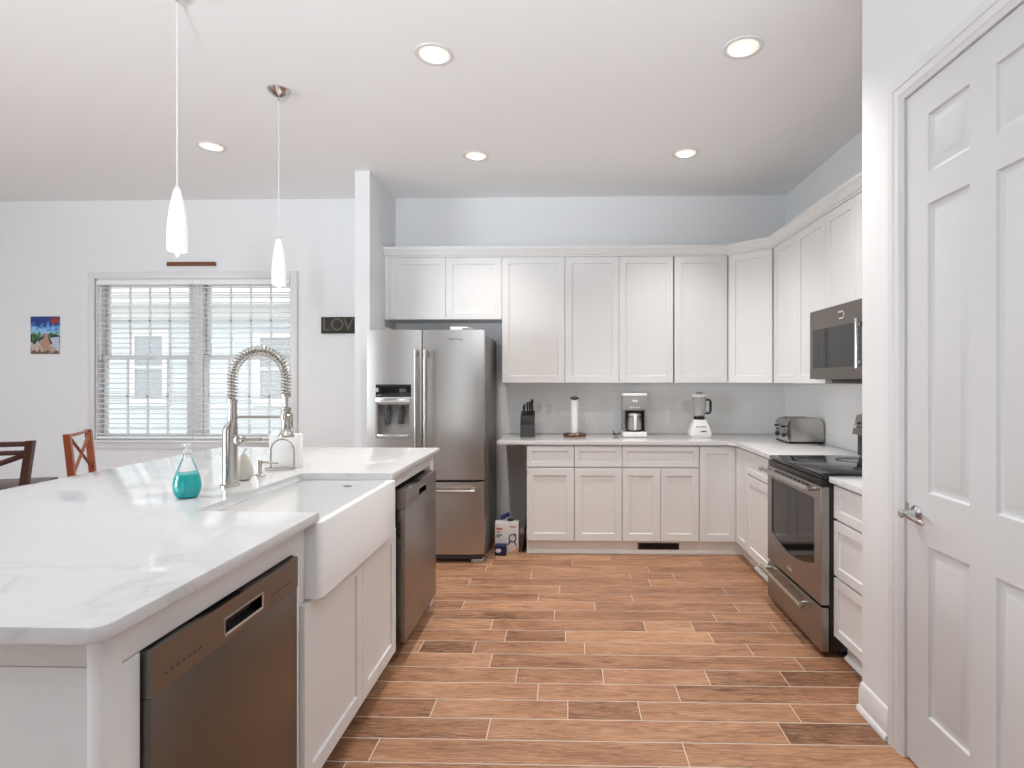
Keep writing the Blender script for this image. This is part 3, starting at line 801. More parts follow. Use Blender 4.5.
def dispenser():
    c = (-1.368, 2.497, IT)
    t = thing('soap_dispenser', 'small brushed nickel soap pump between pear ornament and napkin holder', 'soap dispenser', c)
    b = MB(); b.lathe([(.024, 0), (.024, .003), (.018, .007), (.0125, .012), (.0125, .022), (.010, .024), (.010, .05), (.013, .052), (.013, .068), (.010, .070)], c, seg=28); b.build('pump_body', M['nickel'], t)
    s = MB(); s.tube([(c[0], c[1], c[2] + .062), (c[0] + .03, c[1], c[2] + .062), (c[0] + .055, c[1], c[2] + .058), (c[0] + .085, c[1], c[2] + .057)], [.005, .005, .0045, .004], 10); s.build('spout', M['nickel'], t)
dispenser()
def napkin_holder():
    c = Vector((-1.357, 2.70, IT))
    t = thing('napkin_holder', 'arched wire holder standing on the far side of the sink', 'holder', c)
    b = MB(); w_, h_ = .056, .145
    n = 20; ring = [c + Vector((.066 * math.cos(a) - .012, .040 * math.sin(a) - .02, .0045)) for a in [2 * PI * i / 36 for i in range(36)]]
    b.tube(ring, .0042, 8, closed=True); b.build('base_ring', M['nickel'], t)
    a_ = MB(); pts = [c + Vector((-w_, -.02, .004)), c + Vector((-w_, -.02, h_ - w_))]
    pts += [c + Vector((-w_ * math.cos(q), -.02, h_ - w_ + w_ * math.sin(q))) for q in [PI * i / n for i in range(1, n)]]
    pts += [c + Vector((w_, -.02, h_ - w_)), c + Vector((w_, -.02, .004))]
    a_.tube(pts, .0042, 10); a_.build('arch', M['nickel'], t)
    p = MB(); p.box(c.x - .092, c.x + .058, c.y + .026, c.y + .068, IT, IT + .165, .004)
    tag(p.build('paper_napkin_stack', M['paper']), 'upright white block of paper napkins behind the arched wire holder', 'napkins')
napkin_holder()
def pear():
    c = (-1.380, 2.395, IT)
    t = thing('pear_ornament', 'cream ceramic pear ornament beside the faucet body', 'ornament', c)
    b = MB(); b.lathe([(.012, 0), (.024, .003), (.034, .015), (.0375, .032), (.0350, .05), (.027, .072), (.020, .09), (.014, .104), (.008, .112), (.002, .114)], c, seg=32); b.build('fruit', M['pear'], t)
    s = MB(); s.tube([(c[0], c[1], c[2] + .112), (c[0] + .001, c[1], c[2] + .122), (c[0] + .006, c[1], c[2] + .130), (c[0] + .013, c[1], c[2] + .131)], [.0022, .002, .002, .0024], 8); s.build('stem', M['wood_dark'], t)
pear()
def bottle():
    c = (-1.378, 2.030, IT)
    t = thing('soap_bottle', 'clear pear-shaped bottle half full of teal soap', 'bottle', c)
    out = [(.020, .001), (.032, .003), (.040, .014), (.0445, .032), (.0455, .048), (.043, .068), (.036, .092), (.027, .116), (.0185, .136), (.014, .148), (.0125, .155), (.013, .158)]
    inn = [(.0105, .157), (.0105, .152), (.012, .146)]
    b = MB(); b.lathe(out + inn, c, seg=40, cap1=False); b.build('glass', M['clearglass'], t, recalc=True)
    liq = [(.018, .0035), (.030, .006), (.0375, .016), (.0420, .032), (.0430, .048), (.0405, .067), (.0345, .087), (.012, .0885)]
    l = MB(); l.lathe(liq, c, seg=40); l.build('teal_liquid', M['teal'], t)
    p = MB(); p.lathe([(.011, 0), (.013, .003), (.013, .014), (.005, .017), (.005, .027), (.010, .029), (.010, .036), (.007, .038)], (c[0], c[1], c[2] + .1585), seg=20)
    p.tube([(c[0], c[1], c[2] + .191), (c[0] - .022, c[1] - .004, c[2] + .189)], .0045, 8)
    p.build('pump_cap', mat('clear_pump', (.80, .81, .82), .25), t)
bottle()

# ------------------------------------------------------------------ refrigerator
def fridge():
    x0, x1, yf, zt = -1.528, -.630, 4.300, 1.780
    t = thing('refrigerator', 'stainless french-door refrigerator with water dispenser beside the stub wall', 'refrigerator', ((x0 + x1) / 2, 4.7, 0))
    b = MB(); b.box(x0 + .006, x1 - .004, 4.385, 5.10, .035, 1.745, .004); b.build('cabinet', M['fridge_side'], t)
    xm = -1.104; zb = .640
    def door(name, a, c, z0, z1):
        # slightly bowed front
        n = 12; pf = []
        for i in range(n + 1):
            u = i / n; x = a + (c - a) * u; pf.append((x, yf + .012 * (2 * u - 1) ** 2 - .004))
        poly = pf + [(c, 4.380), (a, 4.380)]
        m = MB(); m.prism(poly, z0, z1, .004); return m.build(name, M['steel'], t, ang=20)
    # left door is built round the dispenser opening
    dx0, dx1, dz0, dz1 = -1.456, -1.187, .955, 1.365
    m = MB()
    n = 12; xs = sorted([x0 + (xm - .004 - x0) * i / n for i in range(n + 1)] + [dx0, dx1]); zs = [zb, dz0, dz1, zt]
    def yy(x): u = (x - x0) / (xm - .004 - x0); return yf + .012 * (2 * u - 1) ** 2 - .004
    for i in range(len(xs) - 1):
        for k in range(3):
            if k == 1 and xs[i] >= dx0 - 1e-6 and xs[i + 1] <= dx1 + 1e-6: continue
            m.quad([(xs[i], yy(xs[i]), zs[k]), (xs[i + 1], yy(xs[i + 1]), zs[k]), (xs[i + 1], yy(xs[i + 1]), zs[k + 1]), (xs[i], yy(xs[i]), zs[k + 1])])
    xa, xc = x0, xm - .004
    for q in (zb, zt): m.quad([(xa, yy(xa), q), (xc, yy(xc), q), (xc, 4.38, q), (xa, 4.38, q)])
    for x in (xa, xc): m.quad([(x, yy(x), zb), (x, 4.38, zb), (x, 4.38, zt), (x, yy(x), zt)])
    m.quad([(xa, 4.38, zb), (xc, 4.38, zb), (xc, 4.38, zt), (xa, 4.38, zt)])
    bmesh.ops.remove_doubles(m.bm, verts=m.bm.verts, dist=.0002)
    ld = m.build('door', M['steel'], t, ang=20)
    d = MB()
    ys = yf - .002
    d.rings(dx0, dx1, dz0, 1.225, [(-.002, -.010), (-.002, .004), (.010, .004), (.014, 0), (.014, -.070)], face('back', ys), cap=True)
    d.build('dispenser_recess', M['grey'], ld)
    e = MB(); e.box(dx0 - .001, dx1 + .001, ys - .006, ys + .02, 1.270, dz1, .003); e.build('dispenser_display', M['blackglass'], ld)
    e = MB(); e.box(dx0 - .003, dx1 + .003, ys - .012, ys + .03, 1.226, 1.269, .005); e.build('dispenser_lip', M['silver'], ld)
    for xx in (-1.375, -1.275):
        e = MB(); e.box(xx - .024, xx + .024, ys + .030, ys + .045, 1.06, 1.20, .006); e.box(xx - .016, xx + .016, ys + .012, ys + .03, 1.17, 1.222, .004); e.build('dispenser_paddle', M['darkgrey'], ld)
    e = MB(); e.box(dx0 + .012, dx1 - .012, ys - .012, ys + .06, dz0 + .008, dz0 + .030, .004); e.build('drip_tray', M['silver'], ld)
    rd = door('door', xm + .004, x1, zb, zt)
    fd = door('freezer_drawer', x0, x1, .072, .622)
    def vhandle(x, par):
        h = MB(); h.tube([(x, yf - .058, .70), (x, yf - .058, 1.63)], .0125, 14)
        for z in (.715, 1.60): h.box(x - .013, x + .013, yf - .064, yf + .004, z - .022, z + .022, .006)
        h.build('handle', M['nickel'], par)
    vhandle(-1.138, ld); vhandle(-1.066, rd)
    h = MB(); h.tube([(-1.45, yf - .058, .562), (-.69, yf - .058, .562)], .0125, 14)
    for x in (-1.43, -.71): h.box(x - .022, x + .022, yf - .064, yf + .004, .549, .575, .006)
    h.build('handle', M['nickel'], fd)
    for (a, c) in ((-.80, -.72), (-1.44, -1.36)):
        h = MB(); h.box(a, c, yf + .02, yf + .14, zt + .001, zt + .018, .004); h.build('hinge_cap', M['grey'], t)
    bgd = MB(); cx, cz = -.842, 1.706; P = lambda x, y, n: (cx + x, yf - .0035 - n, cz + y)
    bgd.text('MAYTAG', .026, lambda x, y, n: P(x, y, n), .0006); bgd.build('badge', M['print'], rd)
    h = MB(); h.box(x0 + .02, x1 - .02, 4.33, 4.40, .030, .068); h.build('base_grille', M['darkgrey'], t)
    for x in (-1.47, -.685):
        f = MB(); f.box(x - .045, x + .045, 4.32, 4.40, 0, .030, .006); f.build('foot', M['grey'], t)
fridge()
b = MB(); b.box(-.912, -.775, 4.42, 4.50, 1.7455, 1.815, .004)
tag(b.build('small_box', M['paper']), 'small white box lying on top of the refrigerator', 'box')

# ------------------------------------------------------------------ clutter beside the refrigerator
def carton():
    x0, x1, y0, y1, h = -.582, -.392, 4.590, 4.70, .235
    t = thing('printed_carton', 'white printed carton on the floor beside the refrigerator', 'box', ((x0 + x1) / 2, 4.64, 0))
    b = MB(); b.box(x0, x1, y0, y1, 0, h, .002)
    b.loops([[(x0, y0, h), (x1, y0, h), (x1, y0 + .055, h + .012), (x0, y0 + .055, h + .012)], [(x0, y0, h + .002), (x1, y0, h + .002), (x1, y0 + .055, h + .014), (x0, y0 + .055, h + .014)]])
    b.build('carton_body', M['card'], t)
    def blk(u0, u1, v0, v1, mi):
        p = MB(); p.box(x0 + u0, x0 + u1, y0 - .0012, y0 - .0002, v0, v1); p.build('printed_line', (M['red'], M['orange'], M['darkgrey'])[mi], t)
    blk(.012, .060, .185, .202, 0); blk(.012, .045, .163, .172, 0); blk(.012, .060, .140, .147, 2); blk(.012, .040, .126, .132, 2); blk(.118, .170, .205, .215, 0)
    p = MB(); c = (x0 + .142, y0 - .0015, .120)
    p.tube([(c[0] + .028 * math.cos(a), c[1], c[2] + .030 * math.sin(a)) for a in [2 * PI * i / 28 for i in range(28)]], .004, 6, closed=True)
    p.tube([(c[0] + .012, c[1], c[2] + .035), (c[0] + .03, c[1], c[2] + .02)], .005, 6)
    p.tube([(c[0] - .015, c[1], c[2] - .028), (c[0] - .04, c[1], c[2] - .055)], .005, 6); p.tube([(c[0] + .015, c[1], c[2] - .028), (c[0] + .03, c[1], c[2] - .06)], .004, 6)
    p.build('printed_picture', M['darkgrey'], t)
    p = MB(); p.prism([(x0 + .13, .004), (x0 + .188, .004), (x0 + .188, .05), (x0 + .165, .025)], y0 - .0013, y0 - .0002, plane='xz')
    p.build('printed_corner', M['orange'], t)
carton()
b = MB(); b.box(-.574, -.486, 4.505, 4.585, 0, .078, .004)
t = b.build('small_carton', M['navy']); tag(t, 'small navy carton with a white oval, in front of the white printed carton', 'box')
b = MB(); b.lathe([(.022, 0), (.022, -.0012)], (-.545, 4.505, .042), 'y', 24, sx=1, sy=.75); b.build('oval_mark', M['card'], t)
b = MB(); b.lathe([(.004, 0), (.018, .004), (.019, .02), (.017, .062), (.019, .066), (.019, .080), (.010, .082)], (0, 0, 0), seg=20)
b.M = Matrix.Identity(4)
bmesh.ops.rotate(b.bm, verts=b.bm.verts, cent=(0, 0, 0), matrix=Matrix.Rotation(1.15, 3, 'Y')); bmesh.ops.translate(b.bm, verts=b.bm.verts, vec=(-.548, 4.665, .262))
tag(b.build('small_tube', M['blue']), 'small dark blue tube lying on top of the printed carton', 'tube')
b = MB(); b.lathe([(.012, 0), (.021, .004), (.023, .014), (.016, .026), (.006, .030)], (-.462, 4.650, .2365), seg=20, sx=1.2)
tag(b.build('black_cap', M['blackplastic']), 'small black cap lying on the printed carton beside the blue tube', 'cap')
b = MB(); b.loops([[(-.372 + d, 4.60, 0), (-.332 + d, 4.60, .30), (-.332 + d, 4.95, .30), (-.372 + d, 4.95, 0)] for d in (0, .008)])
tag(b.build('leaning_board', M['darkgrey']), 'thin dark board leaning against the cabinet side behind the printed carton', 'board')

# ------------------------------------------------------------------ range and microwave
def range_():
    xf, y0, y1 = 1.276, 2.889, 3.648
    t = thing('range', 'freestanding stainless electric range with black glass cooktop', 'range', (1.6, (y0 + y1) / 2, 0))
    b = MB(); b.box(xf + .045, XW - .010, y0, y1, .03, .895, .003); b.build('body', M['blackplastic'], t)
    c = MB(); c.box(xf + .012, 1.835, y0 - .001, y1 + .002, .8955, .921, .006); co = c.build('cooktop', M['blackglass'], t)
    r = MB()
    r.bm.free()
    for (cx, cy, rad) in ((1.46, 3.08, .10), (1.46, 3.45, .08), (1.72, 3.08, .08), (1.72, 3.45, .10)):
        r = MB(); r.lathe([(rad - .002, 0), (rad - .002, .0006), (rad, .0006), (rad, 0)], (cx, cy, .9212), seg=48, cap0=False, cap1=False); r.build('burner_ring', M['darkgrey'], co)
    # oven door
    P = face('right', xf + .042)
    d = MB(); z0, z1 = .265, .858; wy0, wy1, wz1 = y0 + .075, y1 - .075, .790
    low = [(wy0 + (wy1 - wy0) * i / 16, .400 + .055 * (2 * i / 16 - 1) ** 2) for i in range(17)]
    inner = [(wy1, wz1), (wy0, wz1)] + low
    # front frame as polygon ring
    outer = [(y1, z1), (y0, z1)] + [(y0 + (y1 - y0) * i / 16, z0) for i in range(17)]
    T = .042
    d.loops([[P(u, v, 0) for u, v in outer], [P(u, v, T - .004) for u, v in outer], [P(u + (.004 if u < y0 + .001 else -.004 if u > y1 - .001 else 0), v + (.004 if v < z0 + .001 else -.004), T) for u, v in outer],
             [P(u, v, T) for u, v in inner], [P(u, v, T - .006) for u, v in inner]], cap0=True, cap1=False)
    do = d.build('oven_door', M['steel_side'], t, ang=25)
    g = MB(); vs = [g.bm.verts.new(P(u, v, T - .0055)) for u, v in inner]; g.bm.faces.new(vs); g.build('oven_window', M['blackglass'], do)
    h = MB(); hx = xf - .045
    h.tube([(hx, y0 + .07, .838), (hx, y1 - .02, .838)], .0125, 14)
    for y in (y0 + .10, y1 - .06): h.tube([(hx, y, .838), (xf + .002, y, .830)], .010, 12)
    for y in (y0 + .068, y1 - .018): h.lathe([(.008, -.012), (.0155, -.008), (.0155, .008), (.008, .012)], (hx, y, .838), 'y', 18)
    h.build('handle', M['nickel'], do)
    s = MB()
    for i in range(9): s.box(xf - .001, xf + .002, y0 + .14 + i * .056, y0 + .178 + i * .056, .838, .846)
    s.build('vent_slot', M['dark'], do)
    k = MB(); k.box(xf + .004, xf + .0445, y0 + .002, y1 - .002, .860, .894, .004); k.build('front_trim', M['blackplastic'], t)
    bg_ = MB(); bg_.box(xf - .0020, xf - .0003, 3.255, 3.325, .305, .325, .0006); bg_.build('badge', M['silver'], do)
    w_ = MB(); w_.box(xf + .001, xf + .042, y0, y1, .030, .252, .005); wo = w_.build('storage_drawer', M['steel_side'], t)
    h = MB(); hx = xf - .040
    h.tube([(hx, y0 + .15, .205), (hx, y1 + .005, .215)], .0125, 14)
    for y, z in ((y0 + .18, .205), (y1 - .04, .215)): h.tube([(hx, y, z), (xf + .003, y, z + .005)], .010, 12)
    h.lathe([(.008, -.012), (.017, -.008), (.017, .008), (.008, .012)], (hx, y0 + .148, .205), 'y', 18)
    h.build('handle', M['nickel'], wo)
    # backguard
    q = MB(); q.box(1.838, XW - .010, y0, y1, .9215, 1.055, .012, 3); q.build('backguard', M['blackplastic'], t)
    q = MB(); q.loops([[(1.808, y, 1.056), (1.835, y, 1.175), (1.870, y, 1.185), (XW - .010, y, 1.180), (XW - .010, y, 1.056)] for y in (y0, y1)]); pn = q.build('control_panel', M['steel_side'], t)
    for y in (y1 - .07, y1 - .17, y0 + .17, y0 + .07):
        n = MB(); n.lathe([(.022, .004), (.022, -.004), (.018, -.026), (.012, -.028)], (1.818, y, 1.118), 'x', 22); n.build('knob', M['silver'], pn)
    for y in (y0 + .05, y1 - .05):
        f = MB(); f.cyl((1.40, y, 0), .02, .0295); f.cyl((1.86, y, 0), .02, .0295); f.build('foot', M['blackplastic'], t)
range_()
def microwave():
    xf, y0, y1, z0, z1 = 1.545, 2.893, 3.654, 1.402, 1.828
    t = thing('microwave', 'stainless over-the-range microwave with dark glass door', 'microwave', (1.75, (y0 + y1) / 2, z0))
    b = MB(); b.box(xf + .036, XW - .010, y0 + .002, y1 - .002, z0, z1, .003); b.build('body', M['darkgrey'], t)
    d = MB(); yd = y0 + .068; wy0, wy1, wz0, wz1 = yd + .058, y1 - .045, z0 + .068, z1 - .120
    P = face('right', xf + .035)
    d.rings(yd, y1, z0 + .002, z1 - .001, [(0, 0), (0, .032), (.003, .035), (.0045, .035)], P, cap=False)
    F = .035
    def q(u0, u1, v0, v1): d.quad([P(u0, v0, F), P(u1, v0, F), P(u1, v1, F), P(u0, v1, F)])
    a, c, e, f = yd + .0045, y1 - .0045, z0 + .0065, z1 - .0055
    q(a, wy0, e, f); q(wy1, c, e, f); q(wy0, wy1, e, wz0); q(wy0, wy1, wz1, f)
    do = d.build('door', M['mw_steel'], t, recalc=True)
    g = MB(); g.box(xf + .0005, xf + .006, wy0 - .0005, wy1 + .0005, wz0 - .0005, wz1 + .0005); g.build('door_window', M['blackglass'], do)
    h = MB(); hy = yd + .030
    h.tube([(xf - .040, hy, wz0 - .01), (xf - .040, hy, wz1 + .012)], .0115, 14)
    for z in (wz0 + .02, wz1 - .02): h.box(xf - .045, xf + .004, hy - .010, hy + .010, z - .012, z + .012, .004)
    h.build('handle', M['chrome'], do)
    k = MB(); k.box(xf + .001, xf + .035, y0 + .001, yd - .002, z0 + .002, z1 - .001, .003); ko = k.build('control_panel', M['blackglass'], t)
    k = MB()
    for i in range(5):
        for j in range(2): k.box(xf - .0002, xf + .0012, y0 + .012 + j * .026, y0 + .032 + j * .026, z0 + .08 + i * .035, z0 + .10 + i * .035)
    k.build('keypad', M['grey'], ko)
    l = MB(); l.box(xf - .0015, xf + .0003, 3.205, 3.213, z1 - .085, z1 - .040); l.box(xf - .0015, xf + .0003, 3.205, 3.275, z1 - .049, z1 - .040); l.box(xf - .0015, xf + .0003, 3.205, 3.265, z1 - .085, z1 - .078)
    l.build('badge', M['silver'], do)
    v = MB(); v.box(1.62, XW - .03, y0 + .04, y1 - .13, z0 - .024, z0 - .0005, .004); v.build('vent_grille', M['darkgrey'], t)
microwave()

# ------------------------------------------------------------------ worktop appliances
def toaster():
    x0, x1, y0, y1, z0, h = 1.672, 1.955, 4.350, 4.610, CT, .192
    t = thing('toaster', 'brushed steel toaster in the worktop corner', 'toaster', ((x0 + x1) / 2, (y0 + y1) / 2, z0))
    prof = [(x0 + .010, .016), (x0, .050), (x0 + .004, .165), (x0 + .03, h - .006), (x0 + .08, h)]
    prof += [(x1 - .06 + .05 * math.sin(a), h - .06 + .06 * math.cos(a)) for a in [PI / 2 * i / 6 for i in range(7)]] + [(x1 - .006, .016)]
    b = MB(); b.prism([(a, z0 + z) for a, z in prof], y0, y1, .006, 2, plane='xz'); bo = b.build('body', M['steel'], t, ang=25)
    f = MB(); f.box(x0 + .008, x1 - .008, y0 + .004, y1 - .004, z0 + .004, z0 + .0155); f.build('base', M['blackplastic'], t)
    for y in (y0 + .065, y1 - .065):
        s = MB(); s.box(x0 + .045, x1 - .065, y - .017, y + .017, z0 + h - .002, z0 + h + .001); s.build('slot', M['dark'], t)
    e = MB(); e.prism([(a + (-.0015 if a < x0 + .05 else 0), z0 + z) for a, z in prof[:4]] + [(x0 + .03, z0 + .02)], y0 - .001, y0 + .022, .0, plane='xz'); e.build('front_edge', M['chrome'], t)
    for y in (y0 + .06, y1 - .06):
        k = MB(); k.lathe([(.016, .004), (.017, -.012), (.012, -.02)], (x0 + .001, y, z0 + .062), 'x', 20); k.build('dial', M['blackplastic'], t)
        l = MB(); l.box(x0 - .024, x0 + .002, y - .016, y + .016, z0 + .122, z0 + .134, .003); l.build('lever', M['blackplastic'], t)
        for j in range(3):
            p = MB(); p.lathe([(.005, .002), (.005, -.003)], (x0 + .002, y - .016 + j * .016, z0 + .100), 'x', 12); p.build('button', M['darkgrey'], t)
    for i, (a, c) in enumerate(((x0 + .03, y0 + .03), (x1 - .03, y0 + .03), (x0 + .03, y1 - .03), (x1 - .03, y1 - .03))):
        q = MB(); q.cyl((a, c, z0), .010, .0045); q.build('foot', M['blackplastic'], t)
toaster()
def knife_block():
    x0, x1, y0, y1 = -.397, -.277, 4.82, 4.95
    t = thing('knife_block', 'black knife block holding black-handled knives', 'knife block', ((x0 + x1) / 2, 4.88, CT))
    b = MB(); b.loops([[(x, y0, CT), (x, y1, CT), (x, y1, CT + .215), (x, y0 + .035, CT + .180), (x, y0 + .012, CT + .100)] for x in (x0, x1)]); b.build('block', M['blackplastic'], t)
    g = MB(); g.loops([[(x, y0 - .0012, CT + .006), (x, y0 + .0005, CT + .006), (x, y0 + .0125, CT + .100), (x, y0 + .0108, CT + .100)] for x in (x0 + .002, x1 - .002)]); g.build('front_plate', M['darkgrey'], t)
    kn = [(.028, .060, .085, .0115), (.055, .095, .10, .010), (.080, .050, .125, .0125), (.098, .085, .130, .012), (.030, .105, .08, .010)]
    for i, (dx, dy, L_, r) in enumerate(kn):
        x, y = x0 + dx, y0 + dy; zb = CT + .180 + (dy - .035) * .37 - .01
        k = MB(); k.tube([(x, y, zb), (x, y - .003, zb + L_ * .25), (x, y - .008, zb + L_ * .7), (x, y - .012, zb + L_)], [r * .75, r * .7, r * .85, r * .9], 12, flat=1.35)
        lab = ['short black knife handle at the left front of the knife block', 'black knife handle at the middle back of the knife block', 'tall black knife handle at the right front of the knife block',
               'tallest black knife handle at the right of the knife block', 'short black knife handle at the left back of the knife block'][i]
        ko = tag(k.build('kitchen_knife', M['blackplastic']), lab, 'knife', 'knives in the knife block')
        rv = MB(); rv.cyl((x, y - .012 - r * .65, zb + L_ * .4), .0025, .002, 'y', 8); rv.cyl((x, y - .014 - r * .75, zb + L_ * .7), .0025, .002, 'y', 8); rv.build('rivet', M['silver'], ko)
knife_block()
def towel_holder():
    c = (.066, 4.90, CT)
    t = thing('paper_towel_holder', 'upright dark bronze paper towel stand with slim post', 'paper towel holder', c)
    b = MB(); b.lathe([(.096, 0), (.098, .004), (.098, .020), (.092, .027), (.075, .030), (.02, .031)], c, seg=44); b.build('base', M['bronze'], t)
    p = MB(); p.cyl((c[0], c[1], CT + .0305), .008, .325, seg=16); p.build('post', M['nickel'], t)
    f = MB(); f.lathe([(.010, 0), (.034, .006), (.040, .014), (.034, .022), (.012, .030), (.004, .031)], (c[0], c[1], CT + .315), seg=28); f.build('finial', M['blackplastic'], t)
    r = MB(); r.lathe([(.012, .0315), (.029, .0315), (.029, .31), (.012, .31)], c, seg=36)
    tag(r.build('paper_towel_roll', M['paper']), 'nearly used up white paper towel roll on the bronze stand', 'paper towel roll')
towel_holder()
def coffee():
    x0, x1, y0, y1, z0 = .478, .682, 4.845, 5.06, CT
    t = thing('coffee_maker', 'white and grey drip coffee maker on the back worktop', 'coffee maker', ((x0 + x1) / 2, 4.95, z0))
    b = MB(); b.box(x0, x1, y0, y1, z0, z0 + .042, .008, 3); b.build('base', M['white_plastic'], t)
    p = MB(); p.lathe([(.070, 0), (.070, .004), (.03, .005)], ((x0 + x1) / 2, y0 + .085, z0 + .0425), seg=32); p.build('hot_plate', M['blackplastic'], t)
    b = MB(); b.box(x0 + .004, x1 - .004, y0 + .165, y1, z0 + .0425, z0 + .225, .004); b.build('rear_housing', M['grey'], t)
    for a, c in ((x0 + .003, x0 + .020), (x1 - .020, x1 - .003)):
        s = MB(); s.box(a, c, y0 + .01, y0 + .164, z0 + .0425, z0 + .225, .003); s.build('side_column', M['steel_side'], t)
    h = MB(); h.box(x0 + .001, x1 - .001, y0 + .004, y1, z0 + .2255, z0 + .345, .006); ho = h.build('control_housing', M['grey'], t)
    l = MB(); l.box(x0, x1, y0, y1, z0 + .3455, z0 + .372, .008, 3); l.build('lid', M['white_plastic'], t)
    k = MB(); k.lathe([(.026, .002), (.026, -.004), (.022, -.005)], ((x0 + x1) / 2, y0 + .004, z0 + .305), 'y', 28, sx=1, sy=.45); k.build('display', M['card'], ho)
    for i in range(4):
        k = MB(); k.lathe([(.007, .002), (.007, -.004)], ((x0 + x1) / 2 - .036 + i * .024, y0 + .004, z0 + .252), 'y', 14); k.build('button', M['card'], ho)
    c = ((x0 + x1) / 2, y0 + .085, z0 + .0475)
    ca = thing('carafe', 'glass coffee carafe with white lid inside the coffee maker', 'carafe', c)
    g = MB(); g.lathe([(.050, 0), (.062, .006), (.068, .04), (.064, .085), (.050, .118), (.046, .128), (.044, .128), (.048, .116), (.060, .085), (.064, .04), (.058, .008), (.04, .004)], c, seg=36); g.build('glass', M['cup_glass'], ca)
    d = MB(); d.lathe([(.050, .1285), (.056, .132), (.056, .146), (.045, .152), (.01, .153)], c, seg=32); d.build('lid', M['white_plastic'], ca)
    e = MB(); yh = c[1] - .088
    e.tube([(c[0], c[1] - .050, c[2] + .136), (c[0], yh, c[2] + .136), (c[0], yh - .006, c[2] + .12), (c[0], yh - .002, c[2] + .04), (c[0], yh + .006, c[2] + .018), (c[0], c[1] - .066, c[2] + .026)], [.012, .014, .014, .013, .011, .009], 12); e.build('handle', M['white_plastic'], ca)
    w_ = MB(); w_.tube([(x0 - .002, y1 - .03, z0 + .02), (x0 - .03, y1 - .02, z0 + .005), (x0 - .06, y1 - .04, z0 + .0045), (x0 - .075, y1 - .055, z0 + .006), (x0 - .072, y1 - .05, z0 + .016), (x0 - .055, y1 - .03, z0 + .012), (x0 - .062, YW - .03, z0 + .03)], .004, 8)
    w_.build('power_cord', M['darkgrey'], t)
coffee()
def blender_appliance():
    c = (1.150, 4.97, CT)
    t = thing('blender', 'white countertop blender with clear jug and black handle', 'blender', c)
    b = MB()
    def sq(w_, d, z, r=.02):
        out = []
        for sx, sy, a0 in ((1, 1, 0), (-1, 1, PI / 2), (-1, -1, PI), (1, -1, 1.5 * PI)):
            for k in range(5):
                a = a0 + k * PI / 8; out.append((c[0] + sx * (w_ - r) + r * math.cos(a), c[1] + sy * (d - r) + r * math.sin(a), z))
        return out
    b.loops([sq(.088, .085, CT), sq(.092, .088, CT + .006), sq(.090, .086, CT + .045), sq(.072, .072, CT + .095), sq(.060, .062, CT + .115), sq(.056, .058, CT + .138), sq(.05, .05, CT + .142)]); bo = b.build('motor_base', M['white_plastic'], t)
    k = MB()
    for i in range(5): k.box(c[0] - .045 + i * .018, c[0] - .034 + i * .018, c[1] - .0800, c[1] - .068, CT + .080, CT + .088)
    k.box(c[0] - .005, c[0] + .042, c[1] - .0895, c[1] - .080, CT + .040, CT + .050)
    k.build('button_row', M['darkgrey'], bo)
    r = MB(); r.lathe([(.046, 0), (.048, .004), (.048, .024), (.044, .028)], (c[0], c[1], CT + .1425), seg=32); r.build('collar', M['blackplastic'], t)
    j = MB(); j.lathe([(.042, 0), (.050, .01), (.062, .13), (.064, .165), (.061, .165), (.058, .13), (.047, .014), (.02, .010)], (c[0], c[1], CT + .171), seg=36); j.build('jug', M['cup_glass'], t)
    h = MB(); h.tube([(c[0] + .058, c[1], CT + .310), (c[0] + .085, c[1], CT + .314), (c[0] + .098, c[1], CT + .300), (c[0] + .098, c[1], CT + .215), (c[0] + .088, c[1], CT + .196), (c[0] + .052, c[1], CT + .196)], [.009, .010, .011, .011, .010, .008], 12); h.build('handle', M['blackplastic'], t)
    l = MB(); l.lathe([(.060, 0), (.066, .002), (.066, .022), (.058, .028), (.03, .029)], (c[0], c[1], CT + .3365), seg=36); lo = l.build('lid', M['white_plastic'], t)
    q = MB(); q.lathe([(.026, .0295), (.028, .032), (.028, .040), (.02, .043)], (c[0], c[1], CT + .3365), seg=24); q.build('lid_plug', M['grey'], lo)
blender_appliance()
def outlet(x, z, label, switch=False):
    t = thing('wall_outlet', label, 'outlet', (x, YW - .007, z))
    b = MB(); b.box(x - .036, x + .036, YW - .0125, YW - .0072, z - .058, z + .058, .002); b.build('cover_plate', M['white_plastic'], t)
    if switch:
        s = MB(); s.box(x - .017, x + .017, YW - .0150, YW - .0126, z - .033, z + .033, .001); s.build('rocker', M['trim'], t)
        s = MB(); s.box(x - .004, x + .004, YW - .0160, YW - .0151, z + .008, z + .016); s.build('indicator', M['dark'], t)
    else:
        for dz in (-.02, .02):
            s = MB(); s.lathe([(.016, 0), (.016, -.002), (.014, -.0024)], (x, YW - .0126, z + dz), 'y', 24); so = s.build('socket', M['trim'], t)
            q = MB()
            for dx in (-.006, .006): q.box(x + dx - .0012, x + dx + .0012, YW - .0156, YW - .0151, z + dz - .004, z + dz + .005)
            q.build('slots', M['grey'], so)
outlet(-.245, 1.150, 'white switch plate with dark dot on the tile beside the knife block', True)
outlet(-.150, 1.150, 'white outlet plate on the tile left of the paper towel stand')
outlet(1.075, 1.150, 'white outlet plate on the tile left of the blender')

